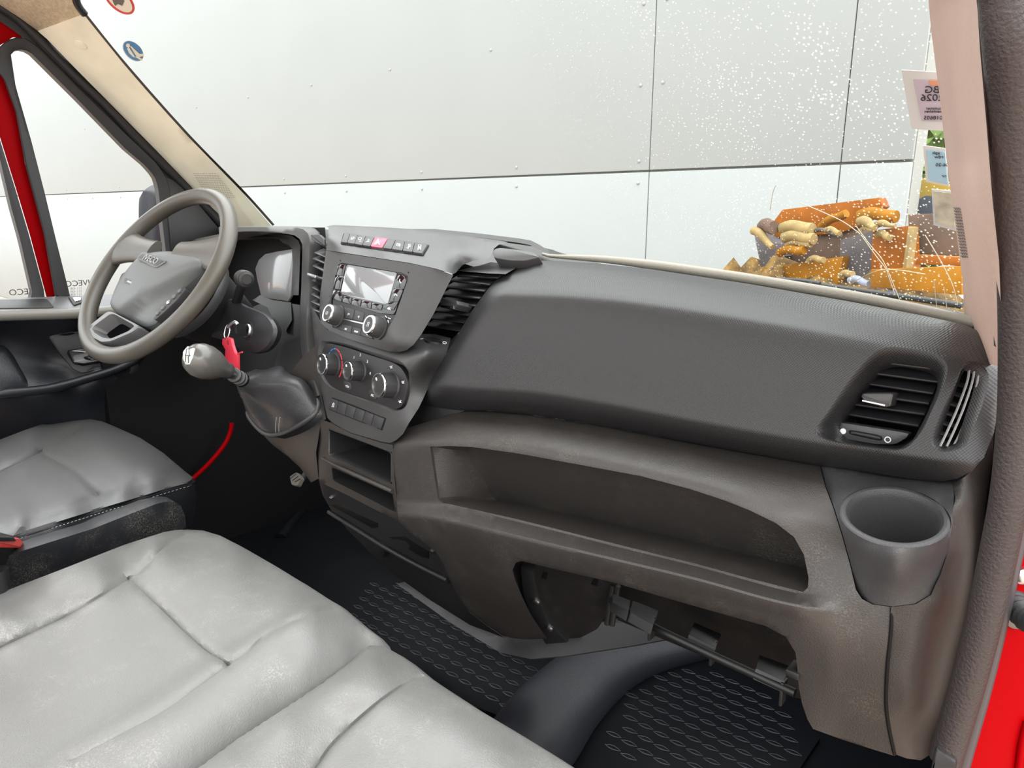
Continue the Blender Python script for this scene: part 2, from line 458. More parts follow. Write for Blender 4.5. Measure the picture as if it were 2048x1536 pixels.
def text(name, s, o, r, u, size, m, parent=None, h=0.0003, mirror=False, align='CENTER', label=None):
    c = bpy.data.curves.new(name, 'FONT'); c.body = s; c.size = size; c.align_x = align; c.align_y = 'CENTER'; c.extrude = h; c.resolution_u = 3
    t = bpy.data.objects.new(name, c); COL.objects.link(t)
    me = bpy.data.meshes.new_from_object(t.evaluated_get(bpy.context.evaluated_depsgraph_get()))
    bpy.data.objects.remove(t); bpy.data.curves.remove(c)
    r, u = Vector(r).normalized(), Vector(u).normalized(); n = r.cross(u)
    for v in me.vertices:
        x = -v.co.x if mirror else v.co.x
        v.co = Vector(o)+r*x+u*v.co.y+n*v.co.z
    me.materials.clear(); me.materials.append(m); me.name = name
    q = bpy.data.objects.new(name, me); COL.objects.link(q)
    if parent: q.parent = parent
    if label: q['label'] = label
    return q
def strokes(name, segs, field, rad, m, parent, off=0.0006):
    """small printed pictogram: polylines in pixels laid on a surface"""
    bm = bmesh.new()
    for s in segs: tube('', [field.P(a, b, off) for a, b in s], rad, m, seg=5, curved=False, bm=bm)
    bmesh.ops.recalc_face_normals(bm, faces=bm.faces)
    return obj(name, bm, m, parent, 60)
def lerp2(a, b, t): return (a[0]+(b[0]-a[0])*t, a[1]+(b[1]-a[1])*t)
# ================================================================ outside: ground, cladding wall
GROUND = mat('brick_yard', (0.40, 0.30, 0.235), 0.9, var=0.15, vscale=2, bump=0.5, bscale=60)
CLAD = mat('white_cladding', (0.236, 0.256, 0.257), 0.45, var=0.02, vscale=1.5)
JOINT = mat('cladding_joint', (0.22, 0.23, 0.22), 0.8)
bm = bmesh.new(); bmesh.ops.create_grid(bm, x_segments=2, y_segments=2, size=30)
for v in bm.verts: v.co.z = -0.78
tag(obj('ground', bm, GROUND), 'reddish brick-paved yard under the van', 'ground', kind='structure')
YW = 4.0
wx = [-26, -1.44, -0.32, 0.015]
zj = at(1300, 342, y=YW).z
wz = [-0.78, zj, zj+3.42]
wall = tag(box('wall_front', ((wx[0]+wx[-1])/2, YW+0.12, 1.9), AX, (wx[-1]-wx[0], 0.2, 5.36), JOINT), 'white panel-clad building wall seen through the windscreen', 'wall', kind='structure')
for i in range(len(wx)-1):
    for j in range(len(wz)-1):
        g = 0.002 if i == 1 else 0.007
        box('panel', ((wx[i]+wx[i+1])/2, YW+0.005, (wz[j]+wz[j+1])/2), AX, (wx[i+1]-wx[i]-g, 0.03, wz[j+1]-wz[j]-(0.012)), CLAD, wall, bev=0.004)
rivm = None
for (x, z) in [(x, z) for x in [wx[1]-0.06-1.0*k for k in range(0, 16)] for z in (zj+0.06, zj-0.07)] + [(wx[1]-0.07, zj+0.5+0.45*k) for k in range(4)] + [(wx[1]+0.08, zj+0.5+0.45*k) for k in range(4)] + [(wx[1]-1.3-1.1*k, zj+0.86) for k in range(8)]:
    if rivm is None:
        o = lathe('screw', (0, 0, 0), (0, -1, 0), [(0.011, 0), (0.011, 0.003), (0.006, 0.007), (0.001, 0.008)], CLAD, wall, seg=10); rivm = o
    else:
        o = rivm.copy(); COL.objects.link(o)
    o.location = (x-0.015, YW-0.01, z)

# ================================================================ cab shell
def strip(name, A, B, m, parent=None, n=24, bulge=(0, 0, 0), thick=None, label=None, k=6):
    """surface between two curves A and B (3D), bulged in the middle"""
    a = crom(A, n); b = crom(B, n); loops = []
    for i in range(k+1):
        t = i/k; s = 4*t*(1-t); loops.append([p.lerp(q, t)+Vector(bulge)*s for p, q in zip(a, b)])
    if thick:
        loops += [[p+Vector(thick) for p in lp] for lp in loops[::-1]]
        bm = bmesh.new(); rows = [[bm.verts.new(p) for p in lp] for lp in loops]
        for x, y in list(zip(rows, rows[1:]))+[(rows[-1], rows[0])]:
            for i in range(n-1): bm.faces.new((x[i], x[i+1], y[i+1], y[i]))
        for e in (0, -1): bm.faces.new([r[e] for r in rows])
        bmesh.ops.recalc_face_normals(bm, faces=bm.faces)
        return obj(name, bm, m, parent, 40, label)
    return loft(name, loops, m, parent, closed=False, label=label)

floor = tag(box('floor', (0, 0.25, 0.02), AX, (1.72, 2.0, 0.04), MATRUB, bev=0.005), 'dark rubber-covered cab floor', 'floor', kind='structure')
ceil = tag(strip('ceiling', [(-0.80, 0.42, 1.40), (0, 0.36, 1.50), (0.80, 0.42, 1.40)], [(-0.80, -0.45, 1.44), (0, -0.45, 1.55), (0.80, -0.45, 1.44)], LINER, thick=(0, 0, 0.03)), 'beige fabric headliner of the cab roof', 'ceiling', kind='structure')

# windscreen: real curved pane between the two pillars
wsL = [(-0.88, 1.02, 0.80), (-0.87, 0.80, 1.045), (-0.84, 0.58, 1.27), (-0.80, 0.42, 1.43)]
wsR = [(0.86, 1.02, 0.72), (0.85, 0.80, 0.985), (0.83, 0.58, 1.21), (0.80, 0.42, 1.43)]
def glass_mat():
    m = bpy.data.materials.new('dusty_glass'); m.use_nodes = True; n = m.node_tree.nodes; l = m.node_tree.links; n.clear()
    out = n.new('ShaderNodeOutputMaterial'); tr = n.new('ShaderNodeBsdfTransparent'); gl = n.new('ShaderNodeBsdfGlossy'); df = n.new('ShaderNodeBsdfDiffuse'); tl = n.new('ShaderNodeBsdfTranslucent')
    tr.inputs[0].default_value = (0.95, 0.97, 0.96, 1); gl.inputs['Roughness'].default_value = 0.02
    fr = n.new('ShaderNodeFresnel'); fr.inputs[0].default_value = 1.04
    m1 = n.new('ShaderNodeMixShader'); l.new(fr.outputs[0], m1.inputs[0]); l.new(tr.outputs[0], m1.inputs[1]); l.new(gl.outputs[0], m1.inputs[2])
    t = n.new('ShaderNodeTexCoord'); gm = n.new('ShaderNodeNewGeometry')
    vo = n.new('ShaderNodeTexVoronoi'); vo.inputs['Scale'].default_value = 210; l.new(gm.outputs['Position'], vo.inputs['Vector'])
    nz = n.new('ShaderNodeTexNoise'); nz.inputs['Scale'].default_value = 14; nz.inputs['Detail'].default_value = 4; l.new(gm.outputs['Position'], nz.inputs['Vector'])
    # dirt lies thickest low on the passenger side
    sx = n.new('ShaderNodeSeparateXYZ'); l.new(gm.outputs['Position'], sx.inputs[0])
    mx = n.new('ShaderNodeMapRange'); mx.inputs[1].default_value = -0.05; mx.inputs[2].default_value = 0.75; l.new(sx.outputs[0], mx.inputs[0])
    rad = n.new('ShaderNodeMath'); rad.operation = 'MULTIPLY'; l.new(mx.outputs[0], rad.inputs[0]); l.new(nz.outputs[0], rad.inputs[1])
    r2 = n.new('ShaderNodeMath'); r2.operation = 'MULTIPLY'; r2.inputs[1].default_value = 0.50; l.new(rad.outputs[0], r2.inputs[0])
    sub = n.new('ShaderNodeMath'); sub.operation = 'SUBTRACT'; l.new(r2.outputs[0], sub.inputs[0]); l.new(vo.outputs[0], sub.inputs[1])
    ms = n.new('ShaderNodeMapRange'); ms.inputs[1].default_value = -0.05; ms.inputs[2].default_value = 0.06; ms.inputs[4].default_value = 0.34; l.new(sub.outputs[0], ms.inputs[0])
    wv = n.new('ShaderNodeTexNoise'); wv.inputs['Scale'].default_value = 5; wv.inputs['Detail'].default_value = 3; l.new(gm.outputs['Position'], wv.inputs['Vector'])
    hz = n.new('ShaderNodeMath'); hz.operation = 'MULTIPLY'; hz.inputs[1].default_value = 0.02; l.new(mx.outputs[0], hz.inputs[0])
    hz2 = n.new('ShaderNodeMath'); hz2.operation = 'MULTIPLY'; l.new(hz.outputs[0], hz2.inputs[0]); l.new(wv.outputs[0], hz2.inputs[1])
    ad = n.new('ShaderNodeMath'); ad.operation = 'ADD'; ad.use_clamp = True; l.new(ms.outputs[0], ad.inputs[0]); l.new(hz2.outputs[0], ad.inputs[1])
    df.inputs[0].default_value = (0.80, 0.78, 0.66, 1); tl.inputs[0].default_value = (0.9, 0.88, 0.72, 1)
    dt = n.new('ShaderNodeMixShader'); dt.inputs[0].default_value = 0.6; l.new(df.outputs[0], dt.inputs[1]); l.new(tl.outputs[0], dt.inputs[2])
    m2 = n.new('ShaderNodeMixShader'); l.new(ad.outputs[0], m2.inputs[0]); l.new(m1.outputs[0], m2.inputs[1]); l.new(dt.outputs[0], m2.inputs[2])
    l.new(m2.outputs[0], out.inputs[0]); return m
GLASS = glass_mat()
def clear_glass():
    m = bpy.data.materials.new('clear_glass'); m.use_nodes = True; n = m.node_tree.nodes; l = m.node_tree.links; n.clear()
    out = n.new('ShaderNodeOutputMaterial'); tr = n.new('ShaderNodeBsdfTransparent'); gl = n.new('ShaderNodeBsdfGlossy'); gl.inputs['Roughness'].default_value = 0.02
    tr.inputs[0].default_value = (0.96, 0.98, 0.97, 1)
    fr = n.new('ShaderNodeFresnel'); fr.inputs[0].default_value = 1.04
    m1 = n.new('ShaderNodeMixShader'); l.new(fr.outputs[0], m1.inputs[0]); l.new(tr.outputs[0], m1.inputs[1]); l.new(gl.outputs[0], m1.inputs[2]); l.new(m1.outputs[0], out.inputs[0]); return m
CGLASS = clear_glass()
ws = strip('window_1', wsL, wsR, GLASS, n=30, bulge=(0, 0.13, 0.01), k=24)
tag(ws, 'curved dusty windscreen above the dashboard', 'windscreen', kind='structure')
from mathutils.bvhtree import BVHTree
wsb = BVHTree.FromPolygons([v.co.copy() for v in ws.data.vertices], [tuple(p.vertices) for p in ws.data.polygons])
def onglass(u, v, off=-0.003):
    h = wsb.ray_cast(CAM, ray(u, v).normalized())
    p = h[0] if h[0] else at(u, v, y=0.9)
    return p + ray(u, v).normalized()*off
def glass_patch(name, pts, m, off=-0.003, parent=None, th=0.0006, label=None):
    P = [onglass(a, b, off) for a, b in pts]; n = (P[1]-P[0]).cross(P[-1]-P[0]).normalized()
    if n.dot(CAM-P[0]) < 0: n = -n
    return loft(name, [[p-n*th for p in P], P], m, parent, cap0=True, cap1=True, label=label)

bmd = bmesh.new()
for pl_ in ([(1712, 452), (1740, 490), (1765, 520), (1783, 560), (1800, 602)], [(1722, 470), (1752, 512), (1770, 535), (1778, 556), (1790, 590)], [(1600, 405), (1680, 440), (1720, 468)], [(1850, 470), (1880, 520), (1905, 570), (1915, 610)], [(1690, 575), (1760, 540), (1850, 548)], [(1868, 560), (1872, 600), (1875, 632)], [(1888, 575), (1893, 610), (1896, 640)], [(1540, 420), (1546, 385), (1552, 370)]):
    tube('', crom([onglass(a, b, -.001) for a, b in pl_], 14), .0005, PRINT, seg=4, curved=False, bm=bmd)
tag(obj('dirt_streaks', bmd, mat('dried_dirt', (.62, .58, .44), .9), ws, None), kind='stuff')
# left A pillar trim, headliner corner
fp = Field([(75, 62, 'x', -0.865), (219, 206, 'x', -0.868), (312, 300, 'x', -0.87), (381, 372, 'x', -0.872), (469, 462, 'x', -0.875),
            (105, 52, 'x', -0.80), (250, 195, 'x', -0.82), (345, 290, 'x', -0.825), (440, 395, 'x', -0.835), (500, 458, 'x', -0.84),
            (169, 28, 'x', -0.71), (250, 131, 'x', -0.745), (375, 272, 'x', -0.765), (484, 384, 'x', -0.785), (541, 450, 'x', -0.795),
            (130, 40, 'x', -0.745), (270, 172, 'x', -0.775), (400, 318, 'x', -0.79)])
pil = thing('trim_1', 'cream plastic trim of the driver-side windscreen pillar', 'pillar trim', kind='structure')
sheet('pillar_cover', [(75, 62), (94, 78), (150, 136), (219, 206), (312, 300), (381, 372), (406, 400), (469, 466), (500, 466), (548, 460), (541, 450), (484, 384), (375, 272), (312, 200), (250, 131), (194, 62), (178, 42), (167, 28)], fp, CREAM, pil, sp=12, skirt=[0.02], holes=[])
lathe('clip_cap', fp.P(162, 90, 0.0005), fp.N(162, 90), [(0.011, -0.002), (0.011, 0.0006), (0.010, 0.001), (0.001, 0.001)], CREAM, pil)
strip('pillar_backing', [at(u-20, v+20, x=-.874) for u, v in ((-60, -30), (75, 62), (150, 136), (219, 206), (312, 300), (381, 372), (469, 462))], [at(u+10, v-10, x=-.872) for u, v in ((-60, -30), (75, 62), (150, 136), (219, 206), (312, 300), (381, 372), (469, 462))], RUBBER, pil)
bmg = bmesh.new()
for i in range(15):
    for j in range(15):
        p = lerp2(lerp2((388, 347), (432, 347), i/14), lerp2((418, 398), (470, 394), i/14), j/14)
        q = fp.P(*p, 0.0004); n_ = fp.N(*p); r_, u_, _ = basis_of(n_)
        bmg.faces.new([bmg.verts.new(q+r_*math.cos(a)*0.0011+u_*math.sin(a)*0.0011) for a in [k*math.pi/3 for k in range(6)]])
tag(obj('speaker_grille', bmg, mat('grille_holes', (0.22, 0.20, 0.17), 0.8), pil, None), kind='stuff')
strip('edge_gasket', [at(167, 28, x=-0.71), at(250, 131, x=-0.745), at(375, 272, x=-0.765), at(484, 384, x=-0.785), at(545, 452, x=-0.797)], [at(171, 25, x=-0.70), at(254, 128, x=-0.735), at(379, 269, x=-0.755), at(488, 381, x=-0.775), at(549, 449, x=-0.787)], BLACK, pil)
fh = Field([(75, 62, fp), (169, 28, fp), (0, 10, 'x', -0.86), (0, -40, 'x', -0.80), (160, -40, 'x', -0.66), (70, 0, 'x', -0.77), (-300, -180, 'x', -.86), (-300, -330, 'x', -.74), (100, -200, 'x', -.60), (-100, -60, 'x', -.86)], 1e-4)
tag(sheet('trim_3', [(75, 62), (40, 36), (0, 10), (-60, -30), (-300, -190), (-300, -340), (150, -200), (152, -90), (158, 0), (160, 12), (168, 28)], fh, LINER, sp=14, skirt=[0.02]), 'beige fabric headliner corner above the driver pillar', 'headliner', kind='structure')
tube('edge_gasket', [at(150, -60, x=-0.66), at(152, -5, x=-0.69), at(157, 12, x=-0.70), at(169, 28, x=-0.71)], 0.007, BLACK, bpy.data.objects['trim_3'])

# right A pillar trim
fq = Field([(1858, 0, 'x', 0.745), (1895, 320, 'x', 0.765), (1930, 660, 'x', 0.785), (1905, 0, 'x', 0.785), (1940, 320, 'x', 0.808), (1965, 660, 'x', 0.822), (1952, 0, 'x', 0.822), (1980, 330, 'x', 0.838), (2003, 690, 'x', 0.848)])
p2 = thing('trim_2', 'beige plastic trim of the passenger-side windscreen pillar, coloured pink for red reflections', 'pillar trim', kind='structure')
sheet('pillar_cover', [(1796, -430), (1852, -60), (1862, 60), (1880, 200), (1893, 320), (1912, 460), (1925, 560), (1930, 660), (1945, 720), (2010, 735), (2003, 640), (1998, 520), (1985, 400), (1973, 250), (1960, 100), (1950, -60), (1912, -430)], fq, mat('pillar_trim_red_bounce', (0.47, 0.325, 0.27), 0.55, bump=0.3, bscale=400, var=0.06, vscale=10), p2, sp=16, skirt=[0.015])  # pink in the trim colour is painted-in reflection of the red bodywork
bmg = bmesh.new()
for i in range(3):
    for j in range(17):
        a = (1909+i*4.5+j*0.9, 415+j*6); pts = [(a[0], a[1]), (a[0]+4, a[1]+3)]
        tube('', [fq.P(*p, 0.0006) for p in pts], 0.0005, CREAM, seg=4, curved=False, bm=bmg)
tag(obj('speaker_grille', bmg, mat('grille_dark', (0.10, 0.08, 0.07), 0.7), p2, None), kind='stuff')
# roof edge closing over the windscreen
tag(strip('trim_4', [(-0.72, 0.40, 1.44), (0, 0.50, 1.50), (0.72, 0.40, 1.44)], [(-0.74, 0.35, 1.42), (0, 0.40, 1.47), (0.74, 0.35, 1.42)], LINER, thick=(0, -0.02, 0.02)), 'fabric covered roof rail above the windscreen', 'roof rail', kind='structure')

# ================================================================ dashboard
dash = thing('dashboard', 'dark grey moulded plastic van dashboard across the whole cab', 'dashboard')
# --- passenger airbag panel with dotted grain
crest = [(780, 502), (1045, 520), (1100, 521), (1200, 527), (1300, 538), (1500, 568), (1700, 603), (1850, 632), (1935, 650), (2010, 668)]
botm = [(780, 800), (930, 822), (1050, 829), (1200, 851), (1400, 889), (1640, 931), (1850, 961), (2010, 985)]
def row(c, dv, y): return [(u, v+dv, y) for u, v in c]
ledge_ = [(812, 853), (835, 815), (862, 762), (890, 712), (915, 670), (945, 620), (975, 579), (1000, 551), (1022, 536), (1045, 527)]
def atweak(u, v):
    t = 0.0
    if u < 1120: d = pdist((u, v), ledge_); t += .022*max(0, 1-d/30)**2
    if u > 1870: t += .036*((u-1870)/130)**2
    return t
fa = Prof([row(crest, 0, .745), row(crest, 14, .716), row(crest, 52, .678), row(crest, 72, .664), row(crest, 100, .656), row(botm, -66, .630), row(botm, -46, .627), row(botm, -24, .636), row(botm, 0, .662)], atweak)
paneloutline = [(812, 853), (835, 815), (862, 762), (890, 712), (915, 670), (945, 620), (975, 579), (1000, 551), (1022, 536), (1045, 527), (1070, 522), (1100, 521), (1200, 527), (1300, 538), (1500, 568), (1700, 603), (1850, 632), (1930, 649), (1960, 664), (1982, 690), (1996, 725), (2000, 765), (1998, 810), (1988, 865), (1968, 915), (1945, 942), (1915, 957), (1880, 963), (1850, 961), (1750, 947), (1640, 931), (1400, 889), (1200, 851), (1050, 829), (980, 821), (930, 822), (890, 832), (850, 846), (825, 856)]
ventO = [(1631, 859), (1656, 823), (1695, 765), (1729, 724), (1753, 703), (1777, 694), (1813, 696), (1861, 705), (1885, 717), (1895, 734), (1890, 763), (1878, 792), (1863, 823), (1847, 857), (1827, 883), (1806, 898), (1777, 901), (1729, 895), (1676, 886), (1639, 875)]
ventI = [(1660, 852), (1676, 828), (1704, 790), (1738, 746), (1760, 724), (1789, 714), (1825, 715), (1856, 724), (1873, 739), (1873, 753), (1859, 787), (1844, 821), (1827, 852), (1815, 874), (1791, 887), (1753, 886), (1704, 879), (1668, 869)]
slotO = [(1938, 722), (1962, 728), (1976, 745), (1977, 765), (1970, 795), (1955, 836), (1940, 872), (1930, 892), (1906, 902), (1880, 903), (1864, 890), (1865, 868), (1881, 828), (1900, 789), (1915, 755), (1924, 733)]
slotI = [(1940, 734), (1957, 739), (1967, 749), (1967, 763), (1960, 792), (1945, 833), (1931, 869), (1924, 885), (1904, 892), (1883, 893), (1873, 883), (1873, 869), (1890, 830), (1909, 792), (1924, 758), (1932, 739)]
ap = sheet('airbag_panel', paneloutline, fa, PANEL, dash, holes=[ventO, slotO], sp=13, skirt=[0.03], label='dotted passenger airbag cover panel')
fv = plane_field(1765, 800, 0.668, 0, 8)     # louvre plane of the end vent
def slat(a, b, parent, chord=0.018, th=0.0018, cdir=(0, 1, 0.35), m=None, ext=0.003, name='slat'):
    X = (b-a).normalized(); a = a-X*ext; b = b+X*ext; Y = Vector(cdir).normalized(); Z = X.cross(Y).normalized()
    return box(name, (a+b)/2+Y*chord*0.5, (X, Y, Z), ((b-a).length, chord, th), m or SLAT, parent, bev=th*0.4)
ringloft('vent_surround', ventO, ventI, fa, [(0, 0), (0.15, -0.001), (0.4, -0.005), (0.75, -0.014), (1, -0.024)], PANEL, ap, n=72, deep=[(0.985, (0, 0.012, 0)), (0.97, (0, 0.05, 0))])
vent = sheet('air_vent', [(1640, 872), (1690, 770), (1760, 705), (1880, 715), (1882, 760), (1830, 892), (1760, 898)], Field([(1660, 850, 'y', .725), (1870, 740, 'y', .725), (1800, 880, 'y', .725)]), HOLE, dash, sp=30, skirt=[0.01], label='louvred air vent at the passenger end of the dashboard')
def c7(x, y): return (1560+x/4.152, 580+y/4.152)
for l_, r_ in [((830, 605), (1305, 665)), ((735, 690), (1280, 765)), ((670, 775), (1240, 860)), ((610, 860), (1205, 945)), ((550, 945), (1170, 1035)), ((495, 1025), (1120, 1130))]:
    slat(fv.P(*c7(*l_)), fv.P(*c7(*r_)), vent, chord=0.022, th=0.0025)
for i in range(6):
    t = i/5; p = lerp2(c7(500, 1080), c7(1100, 1140), t); q = lerp2(c7(900, 600), c7(1290, 640), t)
    slat(fv.P(*p)+Vector((0, .026, 0)), fv.P(*q)+Vector((0, .026, 0)), vent, chord=0.016, th=0.0015, cdir=(0.1, 1, 0), name='deflector')
# adjusting tab, thumbwheel plate
tb = slab_px('vent_tab', rr([c7(715, 850), c7(975, 850), c7(950, 960), c7(900, 970), c7(735, 930), c7(700, 880)], .2), fv, 0.012, BEZEL, vent, bev=0.002, sink=0.006)
slab_px('chrome_strip', [c7(715, 905), c7(905, 945), c7(900, 957), c7(715, 918)], fv, 0.0130, CHROME, vent, bev=0.0003)
slab_px('vent_sill', rr([c7(430, 1085), c7(1080, 1185), c7(1060, 1225), c7(965, 1280), c7(800, 1280), c7(600, 1245), c7(440, 1205), c7(405, 1165)], .25), fv, 0.003, BEZEL, vent, sink=0.01)
slab_px('thumbwheel_slot', rr([c7(580, 1155), c7(855, 1205), c7(860, 1255), c7(580, 1195)], .3), fv, 0.0034, HOLE, vent, bev=0.0003)
fw = slab_px('thumbwheel', rr([c7(592, 1162), c7(848, 1210), c7(850, 1248), c7(592, 1190)], .3), fv, 0.0055, RUBBER, vent, bev=0.002)
def dot(p, field, r, m, parent, off=0.0035, name='dot'):
    return lathe(name, field.P(*p, off), field.N(*p), [(r, -0.0002), (r, 0.0002), (r*0.5, 0.0003)], m, parent, seg=20)
def ring(p, field, r, m, parent, off=0.0036, w=0.0005, name='ring'):
    n = field.N(*p); a, b, _ = basis_of(n); o = field.P(*p, off)
    return tube(name, [o+a*math.cos(t)*r+b*math.sin(t)*r for t in [k*math.pi/8 for k in range(16)]], w, m, parent, seg=6, n=32, closed=True)
dot(c7(533, 1170), fv, 0.0026, PRINT, vent); ring(c7(903, 1240), fv, 0.0023, PRINT, vent)
# slim demister slot
ringloft('slot_surround', slotO, slotI, fa, [(0, 0), (0.3, -0.001), (0.7, -0.004), (1, -0.008)], PANEL, ap, n=56, deep=[(0.98, (0, 0.02, 0))])
fs = Field([(1940, 740, fa, -0.008), (1885, 885, fa, -0.008), (1960, 790, fa, -0.008)])
demist = sheet('demister_vent', [(1934, 728), (1970, 740), (1965, 800), (1928, 896), (1868, 896), (1885, 830)], Field([(1940, 740, fa, -0.03), (1885, 885, fa, -0.03), (1960, 790, fa, -0.03)]), HOLE, dash, sp=20, skirt=[0.006], label='slim side demister slot')
for pts in ([c7(1578, 645), c7(1560, 760), c7(1480, 980), c7(1400, 1160), c7(1335, 1298)], [c7(1620, 655), c7(1600, 770), c7(1530, 980), c7(1450, 1170), c7(1390, 1298)], [c7(1658, 680), c7(1640, 780), c7(1580, 980), c7(1510, 1170), c7(1452, 1285)]):
    tube('slat', [fs.P(*p, -0.001) for p in pts], 0.0007, mat('slat_grey', (.30, .30, .30), .4), demist, seg=6, flat=1.5)
for i in range(6):
    l_ = lerp2(c7(1510, 770), c7(1330, 1175), i/5); slat(fs.P(*l_, -0.010), fs.P(l_[0]+30, l_[1]+9, -0.010), demist, chord=0.006, th=0.0012)
# --- lower body: brow, open shelf, knee panel
fb = Prof([[(780, 860, .650), (812, 855, .645), (850, 845, .652), (930, 821, .668), (1050, 827, .670), (1200, 849, .670), (1400, 887, .670), (1640, 929, .670), (1800, 955, .670)],
           [(780, 875, .630), (850, 862, .626), (930, 846, .630), (1050, 852, .632), (1200, 874, .632), (1400, 914, .632), (1640, 968, .634), (1800, 1000, .634)],
           [(780, 895, .616), (860, 884, .606), (944, 882, .600), (1037, 892, .597), (1162, 914, .594), (1281, 937, .592), (1450, 982, .592), (1553, 1022, .596), (1640, 1050, .606), (1800, 1080, .612)],
           [(780, 915, .613), (860, 893, .604), (944, 894, .597), (1037, 907, .594), (1162, 930, .590), (1281, 952, .588), (1450, 1001, .588), (1553, 1047, .592), (1640, 1085, .604), (1800, 1120, .610)],
           [(780, 1000, .612), (850, 1004, .604), (903, 1009, .600), (1037, 1039, .596), (1240, 1090, .592), (1390, 1127, .590), (1606, 1184, .592), (1640, 1190, .590), (1680, 1196, .591), (1800, 1215, .600)],
           [(780, 1028, .606), (850, 1034, .588), (903, 1044, .576), (1037, 1076, .570), (1240, 1124, .564), (1390, 1160, .562), (1590, 1213, .567), (1640, 1221, .578), (1680, 1228, .587), (1800, 1250, .598)],
           [(780, 1060, .616), (850, 1066, .598), (903, 1076, .586), (1037, 1108, .577), (1240, 1154, .572), (1390, 1190, .570), (1590, 1243, .574), (1640, 1254, .580), (1680, 1264, .586), (1800, 1290, .597)],
           [(780, 1180, .650), (900, 1200, .655), (1000, 1275, .690), (1094, 1290, .690), (1400, 1400, .62), (1604, 1450, .610), (1687, 1480, .622), (1790, 1512, .632), (1810, 1518, .634)]])
bodyO = [(790, 876), (812, 857), (850, 845), (890, 831), (930, 821), (980, 819), (1050, 826), (1200, 848), (1400, 886), (1638, 927), (1650, 972), (1668, 1020), (1685, 1075), (1700, 1130), (1712, 1180), (1724, 1198), (1745, 1209), (1784, 1214), (1782, 1260), (1775, 1330), (1771, 1400), (1776, 1450), (1789, 1512), (1740, 1497), (1687, 1480), (1626, 1458), (1615, 1439), (1604, 1407), (1597, 1370), (1595, 1340), (1591, 1305), (1572, 1274), (1531, 1252), (1406, 1217), (1219, 1163), (1100, 1136), (1044, 1122), (1032, 1125), (1025, 1140), (1031, 1162), (1045, 1195), (1062, 1230), (1094, 1277), (1060, 1279), (1028, 1277), (1006, 1272), (970, 1248), (937, 1222), (912, 1185), (900, 1160), (885, 1125), (872, 1104), (848, 1085), (820, 1065), (797, 1042), (793, 1000), (787, 950), (786, 905)]
shelfH = [(860, 893), (900, 892), (944, 894), (1037, 907), (1162, 930), (1281, 952), (1380, 978), (1450, 1001), (1500, 1021), (1553, 1047), (1588, 1074), (1608, 1110), (1617, 1155), (1616, 1175), (1606, 1184), (1500, 1157), (1390, 1127), (1240, 1090), (1037, 1039), (903, 1009), (885, 1006), (876, 997), (870, 960)]
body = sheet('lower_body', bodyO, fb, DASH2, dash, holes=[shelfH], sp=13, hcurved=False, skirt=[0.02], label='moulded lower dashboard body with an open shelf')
tube('panel_seam', [fb.P(u, v, .0004) for u, v in ((1784, 1216), (1782, 1260), (1775, 1330), (1772, 1400), (1777, 1450), (1789, 1508))], .0016, HOLE, body, seg=6)
# shelf pocket: the opening carried back to a rounded rear wall
hpx = loop2(shelfH, 14, False); hp = [fb.P(*p) for p in hpx]
def shelfback(p, q2, t):
    u, v = q2
    vt = np.interp(u, [860, 1037, 1281, 1450, 1600], [893, 907, 952, 1001, 1090]); vb = np.interp(u, [870, 903, 1240, 1606], [1000, 1009, 1090, 1184])
    k = min(1, max(0, (v-vt)/(vb-vt)))                       # 0 along the top edge, 1 along the lip
    lf = max(0, 1-(u-860)/60.0); rt = max(0, 1-(1620-u)/60.0)
    return p+Vector((.040*lf*t-.012*rt*t, (.030+.050*k)*t, (-.016*k*math.sin(t*math.pi*.5)-.006*(1-k))*t))
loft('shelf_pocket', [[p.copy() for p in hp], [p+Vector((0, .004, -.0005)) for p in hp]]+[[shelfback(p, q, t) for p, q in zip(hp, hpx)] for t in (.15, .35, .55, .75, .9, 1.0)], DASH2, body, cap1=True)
# --- glove box bay: inner wall, bracket plate, hinge rail
BAYM = mat('bay_plastic', (.013, .0115, .011), .5, bump=.3, bscale=600, dust=.2)
RAILM = mat('rail_plastic', (.006, .006, .006), .5)
fi = Field([(1040, 1130, 'y', .66), (1230, 1165, 'y', .70), (1100, 1275, 'y', .72), (1230, 1240, 'y', .74)])
kn = sheet('inner_bracket', rr([(1020, 1110), (1235, 1160), (1232, 1195), (1222, 1215), (1195, 1258), (1160, 1276), (1090, 1279), (1055, 1235)], .12), fi, BAYM, dash, sp=14, skirt=[0.006], label='inner bracket wall behind the missing glove box lid')
slab_px('bracket_flange', [(1046, 1124), (1072, 1128), (1082, 1180), (1106, 1235), (1140, 1272), (1096, 1276), (1068, 1230), (1050, 1170)], fi, 0.012, BLACK, kn, bev=0.003)
for p, s in (((1089, 1151), 7), ((1190, 1163), 8)):
    slab_px('clip_hole', [(p[0]-s, p[1]+5), (p[0]-2, p[1]-s), (p[0]+s, p[1]-6), (p[0]+4, p[1]+s)], fi, 0.0008, HOLE, kn, bev=0.0002)
for p in ((1078, 1189), (1103, 1242)):
    lathe('bolt', fi.P(*p, 0.010), fi.N(*p), [(0.006, 0), (0.006, 0.004), (0.0035, 0.006), (0.001, 0.006)], SATIN, kn, seg=12)
fg2 = Field([(1230, 1160, 'y', .74), (1600, 1260, 'y', .72), (1600, 1420, 'y', .78)])
bay = sheet('glovebox_bay', [(1222, 1150), (1420, 1200), (1560, 1240), (1610, 1270), (1612, 1400), (1590, 1395), (1460, 1335), (1235, 1240)], fg2, BAYM, dash, sp=22, skirt=[0.01], label='bare glove box bay')
fr_ = Field([(1225, 1205, 'y', .665), (1580, 1385, 'y', .620), (1400, 1270, 'y', .70)])
